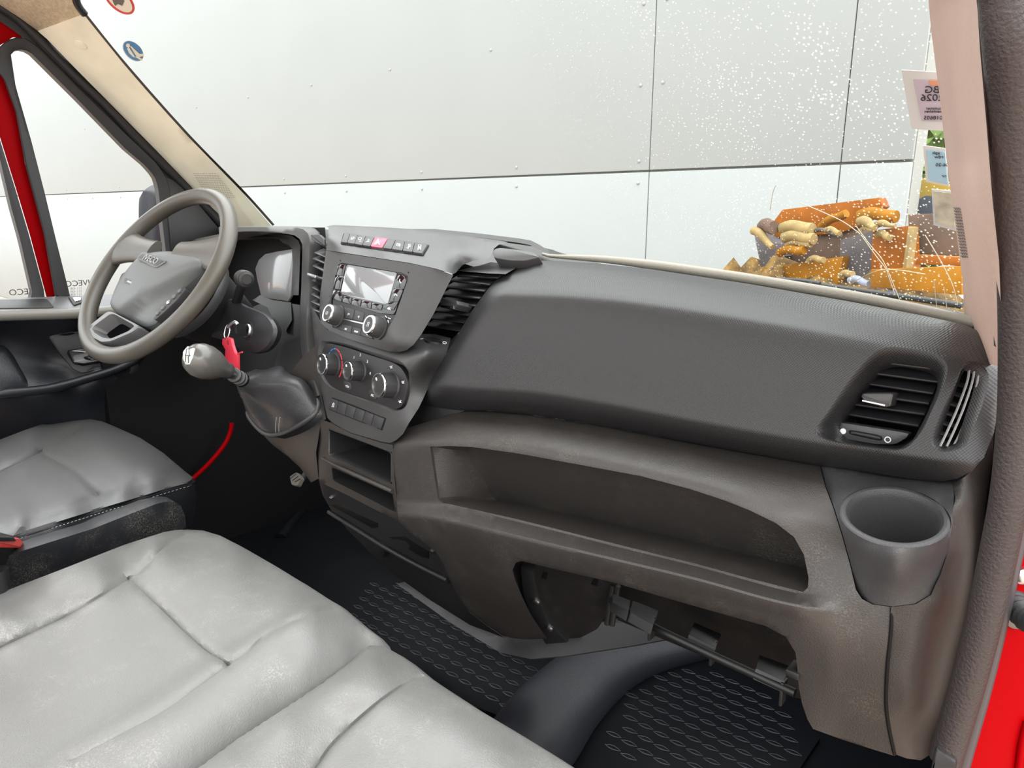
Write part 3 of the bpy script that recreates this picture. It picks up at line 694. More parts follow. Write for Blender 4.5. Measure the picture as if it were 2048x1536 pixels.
rail = tube('hinge_rail', [fr_.P(1222, 1200), fr_.P(1300, 1250), fr_.P(1400, 1299), (fr_.P(1500, 1345)), fr_.P(1590, 1386)], 0.0045, RAILM, dash, seg=8, label='black hinge rail of the missing glove box')
for a, b, c, d in (((1262, 1212), (1315, 1232), (1303, 1262), (1256, 1235)), ((1385, 1256), (1440, 1280), (1428, 1308), (1374, 1282)), ((1515, 1322), (1577, 1345), (1566, 1376), (1508, 1350)), ((1222, 1198), (1258, 1212), (1254, 1235), (1222, 1216))):
    slab_px('hinge_block', [a, b, c, d], fr_, 0.007, RAILM, rail, bev=0.001, sink=0.004)
for p in ((1302, 1248), (1425, 1297), (1566, 1374)):
    a = fr_.P(*p, 0.004); box('hinge_pin', a-Vector((0, 0, .01)), AX, (0.003, 0.012, 0.026), BLACK, rail, bev=0.0006)
for p in ((1226, 1170), (1236, 1172)):
    a = at(p[0], p[1], y=.70); b = at(p[0]-12, p[1]+78, y=.70); tube('strut', [a, b], 0.004, BAYM, rail, seg=8, n=4)
box('catch', at(1592, 1340, y=.60), AX, (0.012, 0.02, 0.007), RAILM, rail, bev=0.001)
# --- cup holder module
cupc = (1787, 1031)
fc_rim = plane_field(1787, 1031, 0.612, 0, 90-16)
rimO = [fc_rim.P(*cupc)+Vector((math.cos(t)*.0405, math.sin(t)*.0405*math.cos(R(16)), math.sin(t)*.0405*math.sin(R(16)))) for t in [k*2*math.pi/48 for k in range(48)]]
def px(p):
    d = Vector(p)-CAM; z = d.dot(cf); return (CX+FPX*d.dot(cr)/z, CY-FPX*d.dot(cu)/z)
rimpx = [px(p) for p in rimO]
cupO = [(1642, 929), (1700, 939), (1800, 953), (1870, 961), (1904, 962), (1908, 990), (1905, 1040), (1897, 1105), (1882, 1150), (1860, 1190), (1830, 1207), (1786, 1213), (1746, 1208), (1726, 1197), (1714, 1180), (1702, 1130), (1687, 1075), (1670, 1020), (1652, 972)]
fcup = Field([(1642, 931, 'y', .670), (1770, 950, 'y', .672), (1900, 962, 'y', .674), (1700, 950, 'y', .655), (1870, 975, 'y', .655)] +
             [(*rimpx[k], 'y', rimO[k].y) for k in range(0, 48, 6)] +
             [(1668, 1010, 'y', .618), (1700, 1110, 'y', .600), (1735, 1185, 'y', .596), (1786, 1213, 'y', .594), (1850, 1190, 'y', .600), (1892, 1110, 'y', .612), (1907, 1000, 'y', .640),
              (1720, 1100, 'y', .580), (1790, 1110, 'y', .562), (1850, 1095, 'y', .580), (1795, 1150, 'y', .572), (1740, 1140, 'y', .585), (1845, 1140, 'y', .590), (1792, 1180, 'y', .588), (1740, 1075, 'y', .577), (1835, 1080, 'y', .577)], 2e-3)
ch = sheet('cup_holder', cupO, fcup, DASH, dash, holes=[rimpx], sp=10, hcurved=True, skirt=[0.02], label='round cup holder at the passenger end')
axn = Vector((0, -math.sin(R(16)), math.cos(R(16)))); cc = fc_rim.P(*cupc)
def circ(rad, h): return [cc+Vector((math.cos(t)*rad, math.sin(t)*rad*math.cos(R(16)), math.sin(t)*rad*math.sin(R(16))))+axn*h for t in [k*2*math.pi/48 for k in range(48)]]
loft('cup_well', [[p.copy() for p in rimO], circ(.0395, .0012), circ(.0375, .0018), circ(.0355, .0012), circ(.0338, -.002), circ(.0328, -.006), circ(.0322, -.03), circ(.030, -.075), circ(.015, -.078)], DASH, ch, cap1=True)
# --- end cap beside the door
fe = Field([(1905, 962, 'y', .675), (1960, 930, 'y', .68), (1990, 860, 'y', .69), (1985, 950, 'y', .72), (1908, 1000, 'y', .645), (1930, 1000, 'y', .640), (1970, 1020, 'y', .71), (1897, 1105, 'y', .614), (1920, 1105, 'y', .616), (1960, 1110, 'y', .70),
            (1860, 1190, 'y', .601), (1890, 1200, 'y', .605), (1945, 1210, 'y', .69), (1786, 1213, 'y', .595), (1783, 1300, 'y', .598), (1850, 1300, 'y', .605), (1925, 1310, 'y', .69), (1775, 1400, 'y', .610), (1845, 1400, 'y', .615), (1900, 1400, 'y', .685), (1790, 1508, 'y', .636), (1840, 1515, 'y', .645), (1870, 1500, 'y', .69)], 6e-3)
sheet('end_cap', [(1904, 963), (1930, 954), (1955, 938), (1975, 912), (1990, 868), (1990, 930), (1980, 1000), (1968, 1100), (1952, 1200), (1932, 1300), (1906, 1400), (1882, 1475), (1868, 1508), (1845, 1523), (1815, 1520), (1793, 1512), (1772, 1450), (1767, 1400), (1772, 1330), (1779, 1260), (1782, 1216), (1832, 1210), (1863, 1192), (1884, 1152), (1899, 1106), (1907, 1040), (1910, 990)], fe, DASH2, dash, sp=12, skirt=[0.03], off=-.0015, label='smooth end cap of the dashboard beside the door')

# --- centre stack
S1 = plane_field(735, 600, 0.655, 8, 22)
S2 = plane_field(725, 755, 0.640, 8, 8)
def ca(x, y): return (620+x/8.533, 440+y/8.533)
def cb(x, y): return (620+x/8.533, 580+y/8.533)
def cc8(x, y): return (620+x/8.533, 680+y/8.533)
def c3(x, y): return (560+x/3.746, 420+y/3.746)
def c4(x, y): return (560+x/3.746, 640+y/3.746)
# hood with the switch strip
ft = Field([(652, 502, S1), (700, 508, S1), (760, 517, S1), (820, 527, S1), (862, 534, S1), (900, 545, S1, -.008), (640, 452, 'y', .775), (720, 457, 'y', .775), (820, 462, 'y', .775), (920, 472, 'y', .770), (1005, 485, 'y', .755), (660, 476, 'y', .712), (760, 488, 'y', .704), (850, 500, 'y', .700), (920, 503, 'y', .708), (978, 515, 'y', .716), (945, 522, 'y', .708), (915, 542, 'y', .695)], 3e-4)
fts = Field([(689, 468, ft, .0004), (858, 492, ft, .0004), (845, 511, ft, .0004)])
hood = sheet('hood', [c3(345, 300), c3(365, 130), (652, 453), (668, 450), (760, 454), (822, 458), (900, 467), (1000, 481), (1016, 484), (998, 489), (988, 497), (982, 512), (978, 517), (965, 519), (945, 522), (925, 530), (912, 545), (906, 548), c3(1170, 440), (820, 526), (730, 512)], ft, BEZEL, dash, sp=7, skirt=[0.05], label='hood of the centre stack')
T0 = [590, 690, 830, 970, 1120, 1340, 1470, 1630, 1800, 2025]; B0 = [535, 640, 770, 910, 1045, 1250, 1400, 1590, 1760, 1925]
ty = lambda x: 240+(x-590)*(200/1440.); by = lambda x: 410+(x-540)*(200/1380.)
sheet('switch_strip_frame', rr([ca(575, 228), ca(2045, 432), ca(1935, 622), ca(520, 418)], .06), ft, HOLE, hood, sp=6, off=.0006, skirt=[.002])
for i in range(9):
    g = 5
    q = [ca(T0[i]+g, ty(T0[i])+6), ca(T0[i+1]-g, ty(T0[i+1])+6), ca(B0[i+1]-g, by(B0[i+1])-6), ca(B0[i]+g, by(B0[i])-6)]
    fts = Field([(*q[0], ft, .0004), (*q[1], ft, .0004), (*q[3], ft, .0004)])
    b_ = slab_px('switch', rr(q, .08, 2), fts, 0.0034, HAZARD if i == 4 else BUTTON, hood, bev=0.0004, sink=0.004, label='red hazard light switch' if i == 4 else None)
    if i in (1, 2, 3, 6, 7, 8):
        c_ = ((T0[i]+T0[i+1]+B0[i]+B0[i+1])/4, (ty(T0[i])+ty(T0[i+1])+by(B0[i])+by(B0[i+1]))/4)
        sg = {1: [[(-25, 20), (-10, -20), (25, -25), (35, 0)], [(-5, 25), (0, -10)], [(15, 15), (20, -10)]], 2: [[(-20, -30), (25, -30), (20, 0), (-25, 0), (-20, -30)], [(-10, 35), (20, 30)], [(-15, 10), (15, 10)]],
              3: [[(-35, 20), (0, 5), (30, 20), (-35, 20)], [(0, 5), (5, -30), (30, -5)]], 6: [[(-25, -25), (-35, 20), (-10, 30), (0, -10), (-25, -25)], [(10, -20), (10, 30)], [(25, -15), (20, 30)]],
              7: [[(-30, 25), (-10, 40), (5, 20), (-15, 10)], [(0, -30), (25, -30), (25, 20), (5, 20), (0, -30)]], 8: [[(-20, 40), (-10, -45), (30, -45), (20, 40), (-20, 40)], [(-10, 0), (20, 0)], [(5, -20), (5, 20)]]}[i]
        strokes('pictogram', [[ca(c_[0]+a, c_[1]+b) for a, b in s] for s in sg], fts, 0.0004, PRINT, b_, 0.0037)
    if i == 4: strokes('warning_triangle', [[ca(1180, 360), ca(1205, 465), ca(1115, 455), ca(1180, 360)], [ca(1175, 400), ca(1185, 445), ca(1150, 440), ca(1175, 400)]], fts, 0.0006, PRINT, b_, 0.0037)
# radio bezel (part of the dashboard)
bezO = [c3(345, 303), (730, 513), (820, 527), c3(1170, 442), c3(1298, 487), c3(1240, 600), c3(1150, 780), c3(1060, 930), c3(1000, 1010), c3(950, 1050), c3(890, 1066), c3(820, 1060), c3(700, 1025), c3(500, 960), c3(370, 905), c3(310, 850), c3(295, 780), c3(300, 640), c3(325, 450)]
fbz = Field([(652, 502, S1), (760, 517, S1), (862, 534, S1), (700, 640, S1), (690, 690, S1, -.004), (720, 560, S1), (800, 560, S1), (800, 700, S1, -.003), (760, 695, S1, -.002), (640, 650, S1, -.001), (645, 580, S1), (850, 600, S1, -.001), (830, 660, S1, -.003), (900, 565, S1, -.010), (868, 622, S1, -.012), (838, 675, S1, -.014), (800, 703, S1, -.012), (735, 687, S1, -.008), (655, 660, S1, -.007), (638, 640, S1, -.006)], 1e-6)
radO = [ca(500, 745), ca(560, 735), ca(1560, 900), ca(1660, 950), ca(1660, 1040), cb(1520, 250), cb(1440, 480), cb(1340, 640), cb(1290, 790), cb(1220, 850), cb(1100, 845), cb(500, 680), cb(390, 640), cb(350, 520), cb(365, 260), ca(370, 1330), ca(430, 950)]
bez = sheet('radio_bezel', bezO, fbz, BEZEL, dash, holes=[radO], sp=7, curved=False, hcurved=False, skirt=[0.025], hskirt=[0.012], label='grey bezel around the radio')
for p in (ca(515, 690), ca(1680, 895)): dot(p, fbz, 0.0012, HOLE, bez, off=0.0002, name='release_hole')
radio = thing('car_radio', 'built-in radio with grey display and two round knobs in the centre stack', 'radio')
slab_px('faceplate', radO, S1, -0.002, BUTTON, radio, bev=0.0005, sink=0.03)
slab_px('display_panel', rr([ca(505, 750), ca(1560, 905), ca(1655, 955), cb(1440, 420), cb(1200, 400), ca(375, 1345)], .10), S1, 0.0004, GLOSS, radio, bev=0.0004, sink=0.004)
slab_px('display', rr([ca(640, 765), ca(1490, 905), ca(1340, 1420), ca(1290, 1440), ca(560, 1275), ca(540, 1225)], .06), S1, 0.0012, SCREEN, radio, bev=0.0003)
L = [(500, 625, 750, 765), (445, 580, 955, 970), (415, 530, 1185, 1200), (385, 560, 1340, 1290)]
keys = [[(490, 760), (618, 758), (578, 962), (448, 945)], [(442, 968), (572, 980), (528, 1195), (412, 1178)], [(408, 1200), (525, 1210), (545, 1275), (560, 1295), (540, 1398), (383, 1345)],
        [(575, 1290), (722, 1328), (700, 1440), (552, 1400)], [(735, 1332), (885, 1368), (865, 1480), (712, 1442)], [(898, 1372), (1062, 1405), (1045, 1520), (878, 1482)], [(1075, 1415), (1250, 1450), (1225, 1545), (1058, 1520)],
        [(1515, 920), (1580, 915), (1650, 960), (1660, 1030), (1610, 1185), (1455, 1150)], [(1445, 1165), (1600, 1200), (1520, 1400), (1370, 1395)], [(1365, 1405), (1515, 1410), (1440, 1540), (1250, 1520)]]
for i, k in enumerate(keys):
    b_ = slab_px('key', rr([ca(*p) for p in k], .06, 2), S1, 0.0014, GLOSS, radio, bev=0.0004)
    if i == 7: strokes('phone_symbol', [[ca(1550, 1015), ca(1545, 1050), ca(1570, 1085)]], S1, 0.0007, PRINT, b_, 0.0016)
    if i == 8: strokes('phone_symbol', [[ca(1450, 1300), ca(1475, 1270), ca(1505, 1300)]], S1, 0.0007, PRINT, b_, 0.0016)
r8, u8, _ = basis_of(S1.N(735, 600))
text('key_lettering', 'ABC', S1.P(*ca(1370, 1520), 0.0018), r8, u8, 0.005, PRINT, radio)
lower = [[(590, 290), (770, 340), (735, 500), (610, 480)], [(782, 345), (935, 390), (905, 545), (745, 505)], [(945, 395), (1110, 425), (960, 560), (915, 548)], [(560, 590), (725, 620), (705, 740), (510, 680)], [(735, 625), (885, 665), (860, 775), (718, 742)], [(895, 670), (960, 700), (1060, 790), (1080, 835), (870, 780)]]
nm = ['|<<', '>||', '>>|', 'SRC', 'MENU', 'RET']
for i, k in enumerate(lower):
    b_ = slab_px('key', [cb(*p) for p in k], S1, 0.0012, BUTTON, radio, bev=0.0004)
    c_ = (sum(p[0] for p in k[:4])/4, sum(p[1] for p in k[:4])/4+15)
    text('key_lettering', nm[i], S1.P(*cb(*c_), 0.0015), r8, u8, 0.0038, PRINT, b_)
slab_px('chrome_bar', [cb(600, 495), cb(980, 575), cb(965, 605), cb(590, 515)], S1, 0.003, SATIN, radio, bev=0.0006)
def radio_knob(base, parent, nrm):
    o = S1.P(*base); n = S1.N(*base)
    k_ = lathe('knob', o, n, [(0.0175, -0.003), (0.0175, 0.001), (0.0155, 0.0015), (0.0150, 0.012), (0.0142, 0.0165), (0.0135, 0.018)], BEZEL, parent, seg=40)
    lathe('knob_ring', o, n, [(0.0142, 0.0165), (0.0142, 0.0185), (0.0130, 0.0200), (0.0112, 0.0198), (0.0108, 0.0185)], CHROME, k_, seg=40)
    lathe('knob_cap', o, n, [(0.0112, 0.0165), (0.0110, 0.0192), (0.006, 0.0197), (0.001, 0.0198)], BUTTON, k_, seg=32)
    rr_, uu_, nn_ = basis_of(n); q = o+n*0.0200
    return k_, q, rr_, uu_
k1, q1, ra, ua = radio_knob(cb(480, 450), radio, None)
tube('power_symbol', [q1+ra*math.cos(t)*0.0028+ua*math.sin(t)*0.0028 for t in [R(125)+k*R(290)/10 for k in range(11)]], 0.0003, PRINT, k1, seg=5)
k2, q2, ra, ua = radio_knob(cb(1190, 650), radio, None)
tube('menu_symbol', [q2+ra*a+ua*b for a, b in ((-.002, .003), (.002, .003), (.002, -.003), (-.002, -.003), (-.002, .003))], 0.0003, PRINT, k2, seg=5, curved=False)
strokes('volume_marks', [[cb(1295, 445), cb(1320, 475)], [cb(1340, 520), cb(1350, 565)], [cb(1345, 480), cb(1385, 495)]], S1, 0.0006, PRINT, radio, 0.001)
# --- console below the radio with the climate panel
hvO = [cc8(330, 60), cc8(600, 120), cc8(1000, 250), cc8(1400, 380), cc8(1560, 480), cc8(1650, 640), cc8(1665, 800), cc8(1625, 1000), cc8(1580, 1110), cc8(1480, 1180), cc8(1350, 1160), cc8(1000, 1020), cc8(600, 880), cc8(400, 790), cc8(300, 690), cc8(230, 560), cc8(208, 350), cc8(228, 180), cc8(270, 90)]
hvR = [cc8(250, 15), cc8(600, 60), cc8(1000, 185), cc8(1430, 310), cc8(1620, 430), cc8(1720, 600), cc8(1725, 800), cc8(1680, 1020), cc8(1625, 1150), cc8(1490, 1215), cc8(1340, 1195), cc8(990, 1055), cc8(590, 915), cc8(380, 830), cc8(250, 720), cc8(170, 560), cc8(140, 350), cc8(145, 150), cc8(180, 50)]
fcon = Field([(640, 700, S2, .004), (650, 790, S2, .008), (700, 840, S2, .012), (770, 870, S2, .014), (800, 830, S2, .010), (830, 740, S2, .006), (850, 700, S2, -.010), (890, 690, 'y', .672), (845, 675, 'y', .672), (740, 690, S2, .004), (660, 670, S2, .0), (720, 805, S2, .008), (628, 640, S2, -.012), (625, 760, S2, 0), (640, 840, S2, .006), (783, 884, S2, .008), (815, 845, S2, .004), (860, 750, 'y', .655)], 1e-6)
con = sheet('centre_console', [(622, 610), (640, 640), (655, 660), (735, 688), (800, 704), (835, 676), (840, 668), (870, 668), (902, 676), (892, 710), (862, 764), (838, 815), (818, 846), (806, 868), (793, 880), (780, 886), (762, 883), (700, 865), (668, 848), (655, 836), (650, 815), (640, 770), (634, 720), (628, 670)], fcon, BEZEL, dash, holes=[hvR], sp=8, hcurved=True, skirt=[0.02], label='centre console surround of the climate controls')
ringloft('climate_recess', hvR, hvO, fcon, [(0, 0), (0.3, -0.001), (0.7, -0.005), (1, -0.010)], BEZEL, con, n=72, deep=[(0.99, (0, 0.02, 0))])
clim = thing('climate_control_panel', 'black heater control panel with three chrome ringed knobs', 'heater control')
fh2 = Field([(650, 720, fcon, -.007), (810, 770, fcon, -.007), (720, 800, fcon, -.007)])
slab_px('faceplate', [((p[0]-735)*1.005+735, (p[1]-755)*1.005+755) for p in hvO], fh2, 0.001, BLACK, clim, bev=0.0006, sink=0.01, curved=True, n=72)
def clim_knob(base, rad, ang):
    o = fh2.P(*base, 0.001); n = fh2.N(*base); a, b, _ = basis_of(n)
    fl = lambda j, k: 1.0 if (k in (0, 4, 5) or j % 4) else 0.965
    k_ = lathe('knob', o, n, [(rad*1.12, -0.001), (rad*1.10, 0.001), (rad*1.02, 0.002), (rad*0.97, 0.016), (rad*0.92, 0.020), (rad*.86, .0205)], GLOSS if False else BUTTON, clim, seg=40, flute=fl)
    ringm = lathe('knob_ring', o, n, [(rad*0.99, 0.0195), (rad*1.0, 0.0215), (rad*0.95, 0.0232), (rad*0.84, 0.0232), (rad*0.82, 0.0205)], CHROME, k_, seg=40)
    lathe('knob_cap', o, n, [(rad*0.84, 0.019), (rad*0.83, 0.0218), (rad*.4, .0222), (0.001, 0.0222)], BLACK, k_, seg=40)
    d = a*math.cos(ang)+b*math.sin(ang)
    tube('pointer', [o+n*0.0226+d*rad*0.42, o+n*0.0226+d*rad*0.66], 0.0011, PRINT, k_, seg=8, n=3)
    return o, a, b, n
o1, a1, b1, n1 = clim_knob(cc8(430, 420), 0.0172, R(125))
o2, a2, b2, n2 = clim_knob(cc8(875, 530), 0.0150, R(120))
o3, a3, b3, n3 = clim_knob(cc8(1410, 770), 0.0180, R(130))
def arc(t0, t1, rad, o=o1, k=10): return [o+a1*math.cos(R(t0+(t1-t0)*i/k))*rad+b1*math.sin(R(t0+(t1-t0)*i/k))*rad for i in range(k+1)]
for t0, t1, m_ in ((160, 137, BLUE), (133, 113, BLUE), (108, 91, BLUE), (86, 58, REDPR), (54, 26, REDPR), (22, -8, REDPR), (-12, -42, REDPR)):
    tube('heat_scale', arc(t0, t1, 0.0252), [0.0004, 0.0012, 0.0012, 0.0009] if m_ is BLUE else 0.0010, m_, clim, seg=6, n=14)
ru, uu, nu = basis_of(fh2.N(735, 755))
for s, p in (('1', (765, 300)), ('2', (873, 258)), ('3', (992, 370)), ('4', (1040, 572))): text('fan_number', s, fh2.P(*cc8(*p), 0.0014), ru, uu, 0.0062, PRINT, clim)
for c_, nm_ in (((655, 790), 'air'), ((1090, 945), 'A/C')):
    b_ = slab_px('push_button', rr([cc8(c_[0]-70, c_[1]-95), cc8(c_[0]+65, c_[1]-60), cc8(c_[0]+65, c_[1]+75), cc8(c_[0]-40, c_[1]+35)], .3), fh2, 0.0022, BUTTON, clim, bev=0.0006)
    if nm_ == 'A/C': text('key_lettering', 'A/C', fh2.P(*cc8(*c_), 0.0026), ru, uu, 0.0050, PRINT, b_)
    else: strokes('pictogram', [[cc8(630, 780), cc8(660, 775), cc8(690, 805)], [cc8(640, 795), cc8(680, 810)]], fh2, 0.0005, PRINT, b_, 0.0025)
for p in ((1400, 460), (1600, 720), (1550, 1050), (1210, 575)):
    strokes('air_symbol', [[cc8(p[0]-22, p[1]-10), cc8(p[0], p[1]+18), cc8(p[0]+20, p[1]-22)], [cc8(p[0]-10, p[1]+20), cc8(p[0]+22, p[1]+15)], [cc8(p[0]-5, p[1]-18), cc8(p[0]+5, p[1]-2)]], fh2, 0.0005, PRINT, clim, 0.0014)
# blank switch strip
TT = [390, 502, 652, 810, 957, 1112, 1290]; BB = [330, 470, 615, 755, 912, 1060, 1228]
ty2 = lambda x: 990+(x-390)*(350/905.); by2 = lambda x: 1180+(x-330)*(350/900.)
slab_px('switch_strip_frame', [cc8(385, 980), cc8(1302, 1335), cc8(1235, 1545), cc8(322, 1185)], fcon, 0.0004, HOLE, con, bev=0.0002)
for i in range(6):
    b_ = slab_px('switch', [cc8(TT[i]+4, ty2(TT[i])+7), cc8(TT[i+1]-4, ty2(TT[i+1])+7), cc8(BB[i+1]-4, by2(BB[i+1])-6), cc8(BB[i]+4, by2(BB[i])-6)], fcon, 0.0020, BUTTON, con, bev=0.0003)
    if i == 0: strokes('pictogram', [[cc8(420, 1075), cc8(395, 1140), cc8(425, 1140), cc8(435, 1080), cc8(420, 1075)]], fcon, 0.0007, PRINT, b_, 0.0022)
# --- vents either side of the radio
fvr = Field([(915, 545, 'y', .705), (1005, 545, 'y', .70), (850, 672, 'y', .682), (900, 678, 'y', .68)])
vr = sheet('air_vent', [c3(1320, 430), c3(1700, 430), c3(1560, 700), c3(1270, 985), c3(1030, 950), c3(1150, 730)], Field([(915, 545, 'y', .745), (1005, 545, 'y', .745), (850, 672, 'y', .73)]), HOLE, dash, sp=20, skirt=[0.01], label='louvred air vent to the right of the radio')
for l_, r_ in [((1335, 500), (1620, 510)), ((1275, 535), (1560, 562)), ((1245, 585), (1520, 610)), ((1212, 640), (1485, 665)), ((1185, 700), (1450, 722)), ((1155, 760), (1400, 790)), ((1120, 815), (1365, 845)), ((1095, 870), (1330, 905))]:
    slat(fvr.P(*c3(*l_)), fvr.P(*c3(*r_)), vr, chord=0.020, th=0.0024)
slab_px('vent_tab', rr([c3(1288, 672), c3(1410, 700), c3(1420, 730), c3(1390, 765), c3(1290, 745)], .15), fvr, 0.022, BEZEL, vr, bev=0.0015, sink=0.005)
slab_px('chrome_strip', [c3(1290, 733), c3(1392, 740), c3(1392, 762), c3(1295, 750)], fvr, 0.0228, CHROME, vr, bev=0.0003)
slab_px('thumbwheel', rr([c3(1085, 955), c3(1205, 975), c3(1212, 1012), c3(1085, 990)], .3), fcon, 0.0024, BLACK, vr, bev=0.0008)
dot(c3(1062, 966), fcon, 0.0026, PRINT, vr, off=0.0004); ring(c3(1233, 997), fcon, 0.0026, PRINT, vr, off=0.0006)
# upper brow of that vent
sheet('vent_brow', [c3(1330, 455), c3(1380, 440), c3(1500, 415), c3(1580, 390), c3(1620, 395), c3(1800, 400), c3(1760, 440), c3(1690, 480), c3(1560, 475)], Field([(915, 541, 'y', .71), (1010, 530, 'y', .735), (1015, 545, 'y', .70)]), BEZEL, dash, sp=10, skirt=[0.02])
cap_ = slab_px('grab_cover', rr([(987, 507), (992, 500), (1003, 498), (1045, 503), (1070, 508), (1082, 518), (1050, 525), (1020, 524), (990, 519)], .2), Field([(985, 520, 'y', .715), (1080, 525, 'y', .72), (1000, 498, 'y', .73)]), 0.003, BEZEL, dash, bev=0.0015, sink=0.02, label='short moulded cover beside the hood')
fvl = Field([(640, 480, 'y', .745), (622, 600, 'y', .71), (655, 500, 'y', .735)])
vl = sheet('air_vent', [(618, 455), (650, 455), (654, 500), (640, 640), (615, 645), (618, 540)], Field([(640, 480, 'y', .775), (622, 600, 'y', .74), (655, 500, 'y', .765)]), HOLE, dash, sp=14, skirt=[0.01], label='narrow louvred air vent to the left of the radio')
def c66(x, y): return (480+x/10.24, 440+y/10.24)
for k, (l_, r_) in enumerate([((1530, 450), (1790, 570)), ((1530, 680), (1760, 780)), ((1500, 800), (1725, 900)), ((1490, 950), (1700, 1050)), ((1480, 1250), (1660, 1330)), ((1470, 1400), (1640, 1480)), ((1460, 1540), (1620, 1620)), ((1450, 1690), (1610, 1760)), ((1450, 1830), (1600, 1900))]):
    slat(fvl.P(*c66(*l_)), fvl.P(*c66(*r_)), vl, chord=0.022, th=0.0024, cdir=(0, 1, 0.3))
slab_px('vent_tab', rr([c66(1500, 1110), c66(1680, 1170), c66(1660, 1240), c66(1495, 1170)], .2), fvl, 0.012, SATIN, vl, bev=0.001, sink=0.004)
slab_px('vent_blank', rr([c66(1480, 310), c66(1650, 300), c66(1740, 380), c66(1760, 550), c66(1600, 480), c66(1500, 420)], .2), fvl, 0.004, BEZEL, vl, bev=0.002)
# --- storage bins below the climate panel
fbin = Field([(640, 845, 'y', .640), (785, 905, 'y', .614), (655, 912, 'y', .628), (790, 1030, 'y', .615), (640, 960, 'y', .650), (665, 965, 'y', .638), (700, 870, 'y', .626), (632, 905, 'y', .652), (800, 1045, 'y', .620)], 1e-6)
bin1 = [(658, 857), (784, 905), (784, 968), (658, 911)]
bin2 = [(664, 934), (788, 989), (792, 1024), (667, 960)]
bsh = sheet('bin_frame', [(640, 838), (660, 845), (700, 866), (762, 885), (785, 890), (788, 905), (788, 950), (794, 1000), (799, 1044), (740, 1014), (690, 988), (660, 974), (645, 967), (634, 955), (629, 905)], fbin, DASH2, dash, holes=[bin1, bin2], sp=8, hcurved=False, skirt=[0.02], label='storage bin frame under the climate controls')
for h in (bin1, bin2):
    lp = [fbin.P(*p) for p in loop2(rr(h, .06, 2), 8, False)]; c_ = sum(lp, Vector())/len(lp)
    loft('storage_bin', [lp, [p+Vector((0, -.0015, 0))+(c_-p)*.01 for p in lp], [p+(c_-p)*.03 for p in lp], [p+Vector((.0, .09, -.004))+(c_-p)*.06 for p in lp]], DASH2 if False else BLACK, bsh, cap1=True)
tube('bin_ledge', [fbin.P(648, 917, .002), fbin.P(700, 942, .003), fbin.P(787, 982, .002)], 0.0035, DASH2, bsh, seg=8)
# side flank facing the driver
ffl = Field([(640, 845, 'y', .642), (634, 955, 'y', .652), (660, 974, 'y', .648), (500, 835, 'y', .640), (560, 895, 'y', .665), (620, 960, 'y', .672), (600, 800, 'y', .66), (575, 850, 'y', .645), (640, 760, 'y', .665)], 1e-6)
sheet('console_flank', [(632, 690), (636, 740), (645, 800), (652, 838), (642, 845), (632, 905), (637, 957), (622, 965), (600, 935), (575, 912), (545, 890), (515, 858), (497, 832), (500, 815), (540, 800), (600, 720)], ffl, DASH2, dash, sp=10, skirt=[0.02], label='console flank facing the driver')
# lower console: dark panel with slots and latch
flo = Field([(640, 962, 'y', .66), (797, 1042, 'y', .630), (662, 1022, 'y', .70), (778, 1092, 'y', .668), (872, 1104, 'y', .640), (897, 1155, 'y', .665), (760, 1140, 'y', .74), (937, 1222, 'y', .69), (1010, 1275, 'y', .72), (860, 1200, 'y', .74)], 1e-6)
lo = sheet('lower_console', [(637, 958), (662, 974), (740, 1013), (799, 1042), (822, 1066), (850, 1086), (874, 1105), (888, 1127), (902, 1162), (914, 1187), (939, 1224), (972, 1250), (1010, 1276), (940, 1250), (860, 1200), (790, 1150), (740, 1105), (700, 1065), (665, 1025), (645, 990)], flo, mat('dark_console_plastic', (0.016, 0.016, 0.017), 0.5, bump=.3, bscale=700), dash, sp=12, skirt=[0.02], label='dark lower console with slots')
for q in ([(662, 1010), (672, 1008), (756, 1046), (756, 1054), (745, 1056)], [(778, 1074), (810, 1072), (858, 1102), (858, 1116), (845, 1114)]):
    slab_px('slot', q, flo, 0.0006, HOLE, lo, bev=0.0002)
tube('ledge', [flo.P(660, 1022, .003), flo.P(720, 1058, .004), flo.P(778, 1094, .004), flo.P(840, 1128, .004), flo.P(898, 1158, .003)], 0.004, BLACK, lo, seg=8)
slab_px('latch', rr([(752, 1078), (776, 1092), (772, 1112), (756, 1100)], .2), flo, 0.006, BLACK, lo, bev=0.001)
for p in ((664, 994), (866, 1100)): lathe('clip', flo.P(*p, .002), flo.N(*p), [(0.003, -.002), (0.003, .002), (.001, .003)], SATIN, lo, seg=8)
